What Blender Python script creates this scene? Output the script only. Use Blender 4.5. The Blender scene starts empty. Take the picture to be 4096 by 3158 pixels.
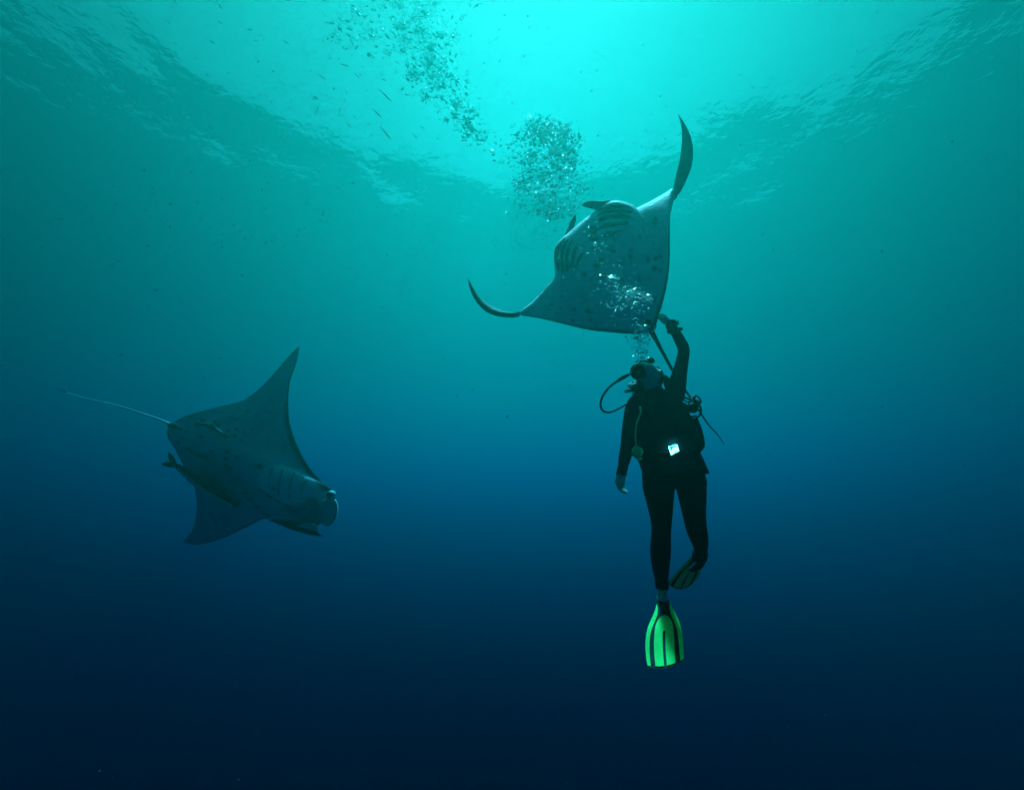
import bpy, bmesh, math, random
import numpy as np
from mathutils import Vector, Matrix, noise
from mathutils.bvhtree import BVHTree

sc = bpy.context.scene
COL = sc.collection
R = math.radians

# ------------------------------------------------------------------ camera
PITCH, LENS = 14.0, 16.0
cam = bpy.data.cameras.new('camera'); cam_o = bpy.data.objects.new('camera', cam); COL.objects.link(cam_o)
cam_o.location = (0, 0, 0); cam_o.rotation_euler = (R(90 + PITCH), 0, 0)
cam.lens = LENS; cam.sensor_width = 36; cam.clip_start = .05; cam.clip_end = 3000
sc.camera = cam_o

# ------------------------------------------------------------------ sky, sun, exposure
SUN_EL, SUN_AZ, DEPTH = 61.2, 5.0, 10.0          # DEPTH: metres of water above the camera
w = bpy.data.worlds.new('World'); sc.world = w; w.use_nodes = True
nt = w.node_tree
sky = nt.nodes.new('ShaderNodeTexSky'); sky.sky_type = 'NISHITA'; sky.sun_disc = False
sky.sun_elevation = R(SUN_EL); sky.sun_rotation = R(SUN_AZ)
sky.air_density = .015; sky.dust_density = .2; sky.ozone_density = 1
bg = nt.nodes['Background']; bg.inputs[1].default_value = .05
nt.links.new(sky.outputs[0], bg.inputs[0])
sun = bpy.data.lights.new('sun', 'SUN'); sun.energy = 5; sun.angle = R(7); sun.color = (1, .96, .7)   # the rippled surface spreads the sun's beam under water
sun_o = bpy.data.objects.new('sun', sun); COL.objects.link(sun_o)
sun_o.rotation_euler = (R(90 - SUN_EL), 0, R(180 - SUN_AZ)); sun_o.location = (0, 40, 60)
vs = sc.view_settings
vs.view_transform = 'Standard'; vs.look = 'None'; vs.exposure = 1.88; vs.gamma = 1
vs.use_curve_mapping = False
cy = sc.cycles
cy.volume_bounces = 4; cy.max_bounces = 10; cy.transparent_max_bounces = 24; cy.transmission_bounces = 8
cy.diffuse_bounces = 3; cy.glossy_bounces = 4

# ------------------------------------------------------------------ helpers
F = 4096 * LENS / 36
CP, SP = math.cos(R(PITCH)), math.sin(R(PITCH))

def px(x, y, d):
    """photo pixel + metres along the view axis -> world point"""
    X = (x - 2048) / F * d; U = (1579 - y) / F * d
    return Vector((X, d * CP - U * SP, d * SP + U * CP))

def unpx(p):
    d = p[1] * CP + p[2] * SP; U = -p[1] * SP + p[2] * CP
    return 2048 + p[0] / d * F, 1579 - U / d * F, d

VIEW = Vector((0, CP, SP)); RIGHT = Vector((1, 0, 0)); UP = Vector((0, -SP, CP))

def cr(pts, n):
    """Catmull-Rom resample of rows of numbers to n rows (chord-uniform in index)"""
    a = np.array([list(p) for p in pts], float); m = len(a)
    if m == 2:
        t = np.linspace(0, 1, n)[:, None]; return a[0] * (1 - t) + a[1] * t
    e = np.vstack([2 * a[0] - a[1], a, 2 * a[-1] - a[-2]])
    t = np.linspace(0, m - 1 - 1e-9, n); i = t.astype(int); f = (t - i)[:, None]
    p0, p1, p2, p3 = e[i], e[i + 1], e[i + 2], e[i + 3]
    return .5 * (2 * p1 + (p2 - p0) * f + (2 * p0 - 5 * p1 + 4 * p2 - p3) * f ** 2 + (3 * p1 - p0 - 3 * p2 + p3) * f ** 3)

class MB:
    """collects verts and faces, links them as one mesh object"""
    def __init__(s): s.v = []; s.f = []; s.m = []
    def add(s, v, f, m=0):
        o = len(s.v); s.v += [Vector(q) for q in v]; s.f += [tuple(i + o for i in q) for q in f]; s.m += [m] * len(f)
    def build(s, name, mats, parent=None, smooth=True, recalc=True):
        off = world_loc(parent)
        me = bpy.data.meshes.new(name); me.from_pydata([tuple(q - off) for q in s.v], [], s.f)
        for mt in (mats if isinstance(mats, (list, tuple)) else [mats]): me.materials.append(mt)
        for p, k in zip(me.polygons, s.m): p.material_index = k; p.use_smooth = smooth
        if recalc:
            b = bmesh.new(); b.from_mesh(me); bmesh.ops.recalc_face_normals(b, faces=b.faces); b.to_mesh(me); b.free()
        o = bpy.data.objects.new(name, me); COL.objects.link(o); o.parent = parent
        return o

def world_loc(o):
    v = Vector((0, 0, 0))
    while o is not None: v += o.location; o = o.parent
    return v

def thing(name, label, cat, loc, group=None):
    o = bpy.data.objects.new(name, None); COL.objects.link(o); o.location = loc; o.empty_display_size = .1
    return tag(o, label, cat, group)

def tag(o, label=None, cat=None, group=None, kind=None):
    if label: o['label'] = label
    if cat: o['category'] = cat
    if group: o['group'] = group
    if kind: o['kind'] = kind
    return o

def tube(mb, pts, rad, seg=10, flat=None, axis=None, m=0, n=None):
    """closed tapering tube along points; rad per point; flat squeezes along `axis`"""
    if n:
        q = cr([list(p) + [r] for p, r in zip(pts, rad)], n); pts = [Vector(r[:3]) for r in q]; rad = [max(r[3], .0004) for r in q]
    pts = [Vector(p) for p in pts]
    ref = Vector(axis) if axis is not None else None
    rings = []; prev = None
    for i, p in enumerate(pts):
        t = (pts[min(i + 1, len(pts) - 1)] - pts[max(i - 1, 0)]).normalized()
        if prev is None:
            a = ref if ref is not None else (Vector((0, 0, 1)) if abs(t.z) < .9 else Vector((1, 0, 0)))
        else: a = ref if ref is not None else prev
        a = (a - t * a.dot(t)).normalized(); b = t.cross(a); prev = a
        k = flat if flat else 1
        rings.append([p + (a * math.cos(2 * math.pi * j / seg) * k + b * math.sin(2 * math.pi * j / seg)) * rad[i] for j in range(seg)])
    v = [q for r in rings for q in r]; f = []
    for i in range(len(rings) - 1):
        for j in range(seg):
            k = (j + 1) % seg; f.append((i * seg + j, i * seg + k, (i + 1) * seg + k, (i + 1) * seg + j))
    f.append(tuple(range(seg))[::-1]); f.append(tuple((len(rings) - 1) * seg + j for j in range(seg)))
    mb.add(v, f, m)

def ell(mb, c, ax, ay, az, nu=18, nv=12, m=0, fn=None):
    """ellipsoid with three axis vectors"""
    v = [c + az]; f = []
    for i in range(1, nv):
        th = math.pi * i / nv
        for j in range(nu):
            ph = 2 * math.pi * j / nu
            v.append(c + ax * (math.sin(th) * math.cos(ph)) + ay * (math.sin(th) * math.sin(ph)) + az * math.cos(th))
    v.append(c - az); L = len(v) - 1
    for j in range(nu): f.append((0, 1 + j, 1 + (j + 1) % nu))
    for i in range(nv - 2):
        for j in range(nu):
            a = 1 + i * nu; b = a + nu; k = (j + 1) % nu; f.append((a + j, b + j, b + k, a + k))
    a = 1 + (nv - 2) * nu
    for j in range(nu): f.append((L, a + (j + 1) % nu, a + j))
    if fn: v = [fn(q) for q in v]
    mb.add(v, f, m)

def loft(mb, rows, seg=20, m=0, n=None, p=2.0):
    """rows (x_left, x_right, y, depth, depth_radius): horizontal body rings seen in the photo, at their own depth"""
    if n: rows = cr(rows, n)
    rings = []
    for xl, xr, y, d, dr in rows:
        c = px((xl + xr) / 2, y, d); h = (xr - xl) / 2 / F * d
        ring = []
        for j in range(seg):
            a = 2 * math.pi * j / seg; ca, sa = math.cos(a), math.sin(a)
            ca = math.copysign(abs(ca) ** (2 / p), ca); sa = math.copysign(abs(sa) ** (2 / p), sa)
            ring.append(c + RIGHT * (h * ca) + VIEW * (dr * sa))
        rings.append(ring)
    v = [q for r in rings for q in r]; f = []
    for i in range(len(rings) - 1):
        for j in range(seg):
            k = (j + 1) % seg; f.append((i * seg + j, i * seg + k, (i + 1) * seg + k, (i + 1) * seg + j))
    f.append(tuple(range(seg))[::-1]); f.append(tuple((len(rings) - 1) * seg + j for j in range(seg)))
    mb.add(v, f, m)

def box(mb, c, a, b, h, m=0):
    """box with half-axis vectors, edges chamfered a little"""
    v = []; f = []
    k = .86
    for s in (-1, 1):
        for u, t in ((-1, -k), (-k, -1), (k, -1), (1, -k), (1, k), (k, 1), (-k, 1), (-1, k)): v.append(c + a * u + b * t + h * s)
    for j in range(8): q = (j + 1) % 8; f.append((j, q, 8 + q, 8 + j))
    f += [tuple(range(8))[::-1], tuple(range(8, 16))]
    mb.add(v, f, m)

# ------------------------------------------------------------------ materials
def mat(name, col, rough=.6, spec=.3, nscale=None, namt=.25, bump=0, metal=0, bscale=None):
    m = bpy.data.materials.new(name); m.use_nodes = True; n = m.node_tree; b = n.nodes['Principled BSDF']
    b.inputs['Roughness'].default_value = rough; b.inputs['Specular IOR Level'].default_value = spec; b.inputs['Metallic'].default_value = metal
    b.inputs['Base Color'].default_value = (*col, 1)
    if nscale:
        tc = n.nodes.new('ShaderNodeTexCoord'); nz = n.nodes.new('ShaderNodeTexNoise'); nz.inputs['Scale'].default_value = nscale; nz.inputs['Detail'].default_value = 5
        n.links.new(tc.outputs['Object'], nz.inputs['Vector'])
        mr = n.nodes.new('ShaderNodeMapRange'); mr.inputs[1].default_value = .3; mr.inputs[2].default_value = .7
        mr.inputs[3].default_value = 1 - namt; mr.inputs[4].default_value = 1 + namt
        n.links.new(nz.outputs[0], mr.inputs[0])
        vm = n.nodes.new('ShaderNodeVectorMath'); vm.operation = 'SCALE'; vm.inputs[0].default_value = col
        n.links.new(mr.outputs[0], vm.inputs['Scale']); n.links.new(vm.outputs[0], b.inputs['Base Color'])
        if bump:
            n2 = nz
            if bscale:
                n2 = n.nodes.new('ShaderNodeTexNoise'); n2.inputs['Scale'].default_value = bscale; n2.inputs['Detail'].default_value = 4
                n.links.new(tc.outputs['Object'], n2.inputs['Vector'])
            bp = n.nodes.new('ShaderNodeBump'); bp.inputs['Strength'].default_value = 1; bp.inputs['Distance'].default_value = bump
            n.links.new(n2.outputs[0], bp.inputs['Height']); n.links.new(bp.outputs[0], b.inputs['Normal'])
    return m

def belly_mat(name, light, pale, dark):
    """pale ray belly; the vertex attribute `mark` holds its dark skin marks and painted shade, `pale` its whiter gill plates"""
    m = mat(name, light, .65, .25, 7, .12, .004, bscale=26); n = m.node_tree; b = n.nodes['Principled BSDF']
    src = b.inputs['Base Color'].links[0].from_socket
    def attr(a):
        q = n.nodes.new('ShaderNodeAttribute'); q.attribute_name = a; return q.outputs['Fac']
    def mixc(fac, a, bcol):
        q = n.nodes.new('ShaderNodeMix'); q.data_type = 'RGBA'; n.links.new(fac, q.inputs[0]); n.links.new(a, q.inputs[6]); q.inputs[7].default_value = (*bcol, 1); return q.outputs[2]
    out = mixc(attr('pale'), src, pale); out = mixc(attr('mark'), out, dark)
    n.links.new(out, b.inputs['Base Color'])
    return m

M = {}
M['suit'] = mat('black_neoprene', (.010, .014, .022), .7, .12, 60, .25, .0012, bscale=90)
M['vest'] = mat('black_nylon', (.014, .018, .026), .75, .1, 90, .3, .001, bscale=160)
M['rubber'] = mat('black_rubber', (.007, .008, .010), .65, .15)
M['skin'] = mat('skin', (.80, .66, .58), .55, .35, 40, .12, .0006, bscale=200)
M['hair'] = mat('dark_hair', (.03, .022, .016), .5, .4, 30, .4)
M['fluo'] = mat('bright_green_plastic', (.08, .86, .16), .7, .1, 35, .08, .0008, bscale=60)
M['fluo_dim'] = mat('yellow_green_rubber', (.25, .9, .25), .6, .15, 35, .08)
M['fluo_hose'] = mat('yellow_green_hose', (.45, .95, .38), .6, .15, 35, .05)
M['steel'] = mat('chromed_brass', (.75, .78, .78), .25, .5, metal=1)
M['bluegrey'] = mat('blue_grey_plastic', (.07, .11, .17), .5, .35, 30, .15)
M['lens'] = mat('mask_lens', (.04, .06, .06), .05, .8)
M['eye'] = mat('dark_eye', (.008, .01, .012), .15, .6)
M['back'] = mat('dark_ray_back', (.022, .030, .042), .75, .12, 9, .35, .004, bscale=24)
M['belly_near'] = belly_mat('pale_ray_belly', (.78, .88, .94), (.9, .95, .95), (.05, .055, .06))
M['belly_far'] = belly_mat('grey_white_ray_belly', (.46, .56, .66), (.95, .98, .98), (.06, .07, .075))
M['lobe'] = mat('pale_grey_lobe', (.42, .48, .52), .6, .25, 8, .2, .003, bscale=30)
M['slit'] = mat('dark_gill', (.020, .024, .030), .9, .05, 30, .3)
M['fold'] = mat('grey_gill_fold', (.56, .62, .64), .8, .1, 30, .25)
M['pale'] = mat('whitish_skin', (.80, .82, .82), .6, .3, 12, .12)
M['remora_dark'] = mat('remora_dark', (.03, .035, .04), .5, .3, 20, .3)
M['remora_pale'] = mat('remora_pale', (.6, .62, .6), .5, .3, 20, .15)
M['fish'] = mat('fish_grey', (.02, .028, .03), .6, .15, 20, .3)
M['speck'] = mat('organic_speck', (.10, .10, .09), .9, .1)

def air_mat():
    m = bpy.data.materials.new('air_bubble'); m.use_nodes = True; n = m.node_tree; n.nodes.clear()
    o = n.nodes.new('ShaderNodeOutputMaterial'); g = n.nodes.new('ShaderNodeBsdfGlass'); g.inputs['IOR'].default_value = .75; g.inputs['Roughness'].default_value = .02
    n.links.new(g.outputs[0], o.inputs[0]); return m
M['air'] = air_mat()
def broken_air_mat():
    # air seen from below: clear where the light goes straight through, mirror-like at the rim (total reflection)
    m = bpy.data.materials.new('broken_air'); m.use_nodes = True; n = m.node_tree; n.nodes.clear()
    o = n.nodes.new('ShaderNodeOutputMaterial'); g = n.nodes.new('ShaderNodeBsdfGlossy'); g.inputs['Roughness'].default_value = .12; g.inputs['Color'].default_value = (.22, .22, .22, 1)
    t = n.nodes.new('ShaderNodeBsdfTransparent'); fr = n.nodes.new('ShaderNodeFresnel'); fr.inputs[0].default_value = .78
    x = n.nodes.new('ShaderNodeMixShader'); n.links.new(fr.outputs[0], x.inputs[0])
    n.links.new(t.outputs[0], x.inputs[1]); n.links.new(g.outputs[0], x.inputs[2]); n.links.new(x.outputs[0], o.inputs[0]); return m
M['broken_air'] = broken_air_mat()
def froth_mat():
    # fresh exhaled air: glassy skins full of tiny bubbles, so partly milky
    m = air_mat(); m.name = 'frothy_air'; n = m.node_tree; g = [q for q in n.nodes if q.type == 'BSDF_GLASS'][0]; o = [q for q in n.nodes if q.type == 'OUTPUT_MATERIAL'][0]
    t = n.nodes.new('ShaderNodeBsdfTranslucent'); t.inputs[0].default_value = (.85, .88, .88, 1); x = n.nodes.new('ShaderNodeMixShader'); x.inputs[0].default_value = .03
    n.links.new(g.outputs[0], x.inputs[1]); n.links.new(t.outputs[0], x.inputs[2]); n.links.new(x.outputs[0], o.inputs[0]); return m
M['froth'] = froth_mat()

# ------------------------------------------------------------------ the water: surface and volume
def water_surface():
    N = 440
    t = np.linspace(-1, 1, N); xs = 60 * t + 440 * np.sign(t) * np.abs(t) ** 5
    rng = np.random.default_rng(3)
    X, Y = np.meshgrid(xs, xs + 40); Z = np.zeros_like(X) + DEPTH
    for i in range(46):
        lam = .9 * (14 / .9) ** (i / 45.); th = rng.normal(.2, .8)
        k = 2 * math.pi / lam; A = (.014 if lam < 5 else .007) / k * rng.uniform(.5, 1.2) * math.sqrt(2)
        Z += A * np.sin(k * math.cos(th) * X + k * math.sin(th) * Y + rng.uniform(0, 6.28))
    v = np.stack([X.ravel(), Y.ravel(), Z.ravel()], 1)
    idx = np.arange(N * N).reshape(N, N)
    q = np.stack([idx[:-1, :-1], idx[:-1, 1:], idx[1:, 1:], idx[1:, :-1]], -1).reshape(-1, 4)
    me = bpy.data.meshes.new('water_surface'); me.from_pydata(v.tolist(), [], q.tolist())
    me.polygons.foreach_set('use_smooth', [True] * len(me.polygons))
    o = bpy.data.objects.new('water_surface', me); COL.objects.link(o)
    m = bpy.data.materials.new('sea_surface'); m.use_nodes = True; n = m.node_tree; n.nodes.clear()
    out = n.nodes.new('ShaderNodeOutputMaterial'); fr = n.nodes.new('ShaderNodeFresnel'); fr.inputs[0].default_value = 1.28
    tr = n.nodes.new('ShaderNodeBsdfTransparent'); gl = n.nodes.new('ShaderNodeBsdfGlossy'); gl.inputs['Roughness'].default_value = .1
    tl = n.nodes.new('ShaderNodeBsdfTranslucent')
    mx = n.nodes.new('ShaderNodeMixShader'); mx.inputs[0].default_value = .985
    n.links.new(tl.outputs[0], mx.inputs[1]); n.links.new(tr.outputs[0], mx.inputs[2])
    m2 = n.nodes.new('ShaderNodeMixShader'); n.links.new(fr.outputs[0], m2.inputs[0]); n.links.new(mx.outputs[0], m2.inputs[1]); n.links.new(gl.outputs[0], m2.inputs[2])
    n.links.new(m2.outputs[0], out.inputs[0]); me.materials.append(m)
    nz = n.nodes.new('ShaderNodeTexNoise'); nz.inputs['Scale'].default_value = 2.6; nz.inputs['Detail'].default_value = 3
    bp = n.nodes.new('ShaderNodeBump'); bp.inputs['Strength'].default_value = 1; bp.inputs['Distance'].default_value = .022
    tc = n.nodes.new('ShaderNodeTexCoord'); n.links.new(tc.outputs['Object'], nz.inputs[0]); n.links.new(nz.outputs[0], bp.inputs['Height'])
    for x in (fr, gl): n.links.new(bp.outputs[0], x.inputs['Normal'])
    tag(o, 'rippled bright sea surface seen from below', kind='structure')
water_surface()

def haze():
    x0, x1, y0, y1, z0, z1 = -500, 500, -400, 600, -300, DEPTH + 3
    v = [(x, y, z) for z in (z0, z1) for y in (y0, y1) for x in (x0, x1)]
    f = [(0, 2, 3, 1), (4, 5, 7, 6), (0, 1, 5, 4), (2, 6, 7, 3), (0, 4, 6, 2), (1, 3, 7, 5)]
    me = bpy.data.meshes.new('haze'); me.from_pydata(v, [], f); o = bpy.data.objects.new('haze', me); COL.objects.link(o)
    m = bpy.data.materials.new('sea_water'); m.use_nodes = True; n = m.node_tree; n.nodes.clear()
    out = n.nodes.new('ShaderNodeOutputMaterial')
    S = (.0003, .0103, .0078); A = (.19, .0480, .0180)      # scattering and absorption per metre (r, g, b)
    q = n.nodes.new('ShaderNodeVolumeScatter'); q.phase = 'DRAINE'; k = max(S)
    q.inputs['Color'].default_value = [c / k for c in S] + [1]; q.inputs['Density'].default_value = k
    q.inputs['Anisotropy'].default_value = .453; q.inputs['Alpha'].default_value = 30
    c = n.nodes.new('ShaderNodeVolumeAbsorption'); k = max(A)
    c.inputs['Density'].default_value = k; c.inputs['Color'].default_value = [1 - x / k for x in A] + [1]
    a = n.nodes.new('ShaderNodeAddShader'); n.links.new(q.outputs[0], a.inputs[0]); n.links.new(c.outputs[0], a.inputs[1])
    n.links.new(a.outputs[0], out.inputs['Volume']); me.materials.append(m)
    tag(o, 'clear blue green sea water dimming with depth', kind='stuff')
haze()

# ------------------------------------------------------------------ manta rays
def sheet(stations, conv, body, nspan=150, nch=34, tmax=.15, spots_shade=(), pale=None, edge=None, skew=.7, bfac=.62):
    """ray body: stations (Lx,Ly,Ld, Tx,Ty,Td, half-thickness factor); belly towards the camera, back away from it"""
    st = []
    for s in stations:
        lx, ly = conv(s[0], s[1]); tx, ty = conv(s[3], s[4]); st.append((lx, ly, s[2], tx, ty, s[5], s[6]))
    q = cr(st, nspan)
    mid = [[px(*(r[0:3] * (1 - c) + r[3:6] * c)) for c in [(1 - math.cos(math.pi * j / nch)) / 2 for j in range(nch + 1)]] for r in q]
    nor = [[None] * (nch + 1) for _ in q]
    for i in range(nspan):
        for j in range(nch + 1):
            ds = mid[min(i + 1, nspan - 1)][j] - mid[max(i - 1, 0)][j]
            dc = mid[i][min(j + 1, nch)] - mid[i][max(j - 1, 0)]
            k = ds.cross(dc); nor[i][j] = k.normalized() if k.length > 1e-9 else (nor[i - 1][j] or -VIEW)
    c0 = nor[nspan // 2][nch // 2]
    sg = -1 if c0.dot(VIEW) > 0 else 1
    v = []; ib = {}; it = {}
    for i in range(nspan):
        for j in range(nch + 1):
            c = (1 - math.cos(math.pi * j / nch)) / 2
            prof = (math.sin(math.pi * c ** skew)) ** (.8 if skew < 1 else 1.9) if 0 < j < nch else 0
            h = max(q[i][6], 0) * tmax * prof
            p = mid[i][j]; n = nor[i][j] * sg
            e = (j in (0, nch)) or i in (0, nspan - 1)
            ib[i, j] = len(v); v.append(p + n * (0 if e else h * bfac + .003))
            if e: it[i, j] = ib[i, j]
            else: it[i, j] = len(v); v.append(p - n * (h + .003))
    mb = MB(); fb = []; ft = []
    for i in range(nspan - 1):
        for j in range(nch):
            fb.append((ib[i, j], ib[i + 1, j], ib[i + 1, j + 1], ib[i, j + 1]))
            ft.append((it[i, j], it[i, j + 1], it[i + 1, j + 1], it[i + 1, j]))
    off = world_loc(body[1])
    me = bpy.data.meshes.new('body'); me.from_pydata([tuple(p - off) for p in v], [], fb + ft)
    me.materials.append(body[0]); me.materials.append(M['back'])
    for k, p in enumerate(me.polygons): p.use_smooth = True; p.material_index = 0 if k < len(fb) else 1
    o = bpy.data.objects.new('body', me); COL.objects.link(o); o.parent = body[1]
    mk = [0.0] * len(v); pl = [0.0] * len(v)
    spx = [(*conv(q_[0], q_[1]), q_[2], (q_[3] if len(q_) > 3 else 1), (q_[4] if len(q_) > 4 else .4)) for q_ in spots_shade]
    for i in range(nspan):
        for j in range(nch + 1):
            p = v[ib[i, j]]; x, y, d = unpx(p); s = 0
            jx, jy = x + 5 * noise.noise(p * 9), y + 5 * noise.noise(p * 9 + Vector((7, 3, 1)))
            for a, b, r, st_, sf in spx:
                dd = math.hypot(jx - a, jy - b) / r
                if dd < 1.4: s = max(s, st_ * min(1, max(0, (1.25 - dd) / sf)))
            c = (1 - math.cos(math.pi * j / nch)) / 2
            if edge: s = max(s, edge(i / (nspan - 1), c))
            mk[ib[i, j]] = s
            if pale: pl[ib[i, j]] = pale(x, y)
    for nm, arr in (('mark', mk), ('pale', pl)):
        a = me.attributes.new(nm, 'FLOAT', 'POINT'); a.data.foreach_set('value', arr)
    bvh = BVHTree.FromPolygons([tuple(p) for p in v], fb)
    return o, bvh

def on_sheet(bvh, x, y, dflt, lift):
    dr = px(x, y, 1).normalized()
    h, n, i, d = bvh.ray_cast(Vector((0, 0, 0)), dr)
    if h is None: return px(x, y, dflt)
    return h - dr * lift

def slit(bvh, top, bot, conv, parent, m, dflt, lift=.0015, name='gill_slit', n=22, base=.008):
    """a long thin flap lying on the belly, between two curves traced on it"""
    a = cr([conv(*p) for p in top], n); b = cr([conv(*p) for p in bot], n)
    a[0] = b[0] = (a[0] + b[0]) / 2; a[-1] = b[-1] = (a[-1] + b[-1]) / 2
    v = []; f = []; K = 5
    for i in range(n):
        for j in range(K):
            t = j / (K - 1); p = a[i] * (1 - t) + b[i] * t
            ridge = math.sin(math.pi * t)
            v.append(on_sheet(bvh, p[0], p[1], dflt, base + lift * ridge))
    N = len(v); v += [q + px(*unpx(q)[:2], 1).normalized() * .02 for q in v]
    for i in range(n - 1):
        for j in range(K - 1):
            k = i * K + j; f.append((k, k + 1, k + K + 1, k + K)); f.append((N + k, N + k + K, N + k + K + 1, N + k + 1))
    for i in range(n - 1):
        for j in (0, K - 1):
            k = i * K + j; f.append((k, k + K, N + k + K, N + k))
    mb = MB(); mb.add(v, f); return mb.build(name, m, parent, smooth=False)

def plate_outline(pts, d, bulge, thick):
    """a curved plate from its outline, swelling towards the viewer, with real thickness"""
    o = cr(list(pts) + [pts[0]], 48)[:-1]; c = o.mean(0); K = 8; mb = MB(); v = []; f = []; n = len(o)
    for side in (0, 1):
        for k in range(K):
            t = 1 - k / K
            for p in o:
                q = c + (p - c) * t; h = math.sqrt(max(0, 1 - t ** 3))
                v.append(px(q[0], q[1], d - (bulge * h if side == 0 else -thick * h)))
        v.append(px(c[0], c[1], d - (bulge if side == 0 else -thick)))
    m = n * K + 1
    for side in (0, 1):
        b = side * m
        for k in range(K - 1):
            for j in range(n): f.append((b + k * n + j, b + k * n + (j + 1) % n, b + (k + 1) * n + (j + 1) % n, b + (k + 1) * n + j))
        for j in range(n): f.append((b + (K - 1) * n + j, b + (K - 1) * n + (j + 1) % n, b + m - 1))
    for j in range(n): f.append((j, (j + 1) % n, m + (j + 1) % n, m + j))
    mb.add(v, f); return mb

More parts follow.
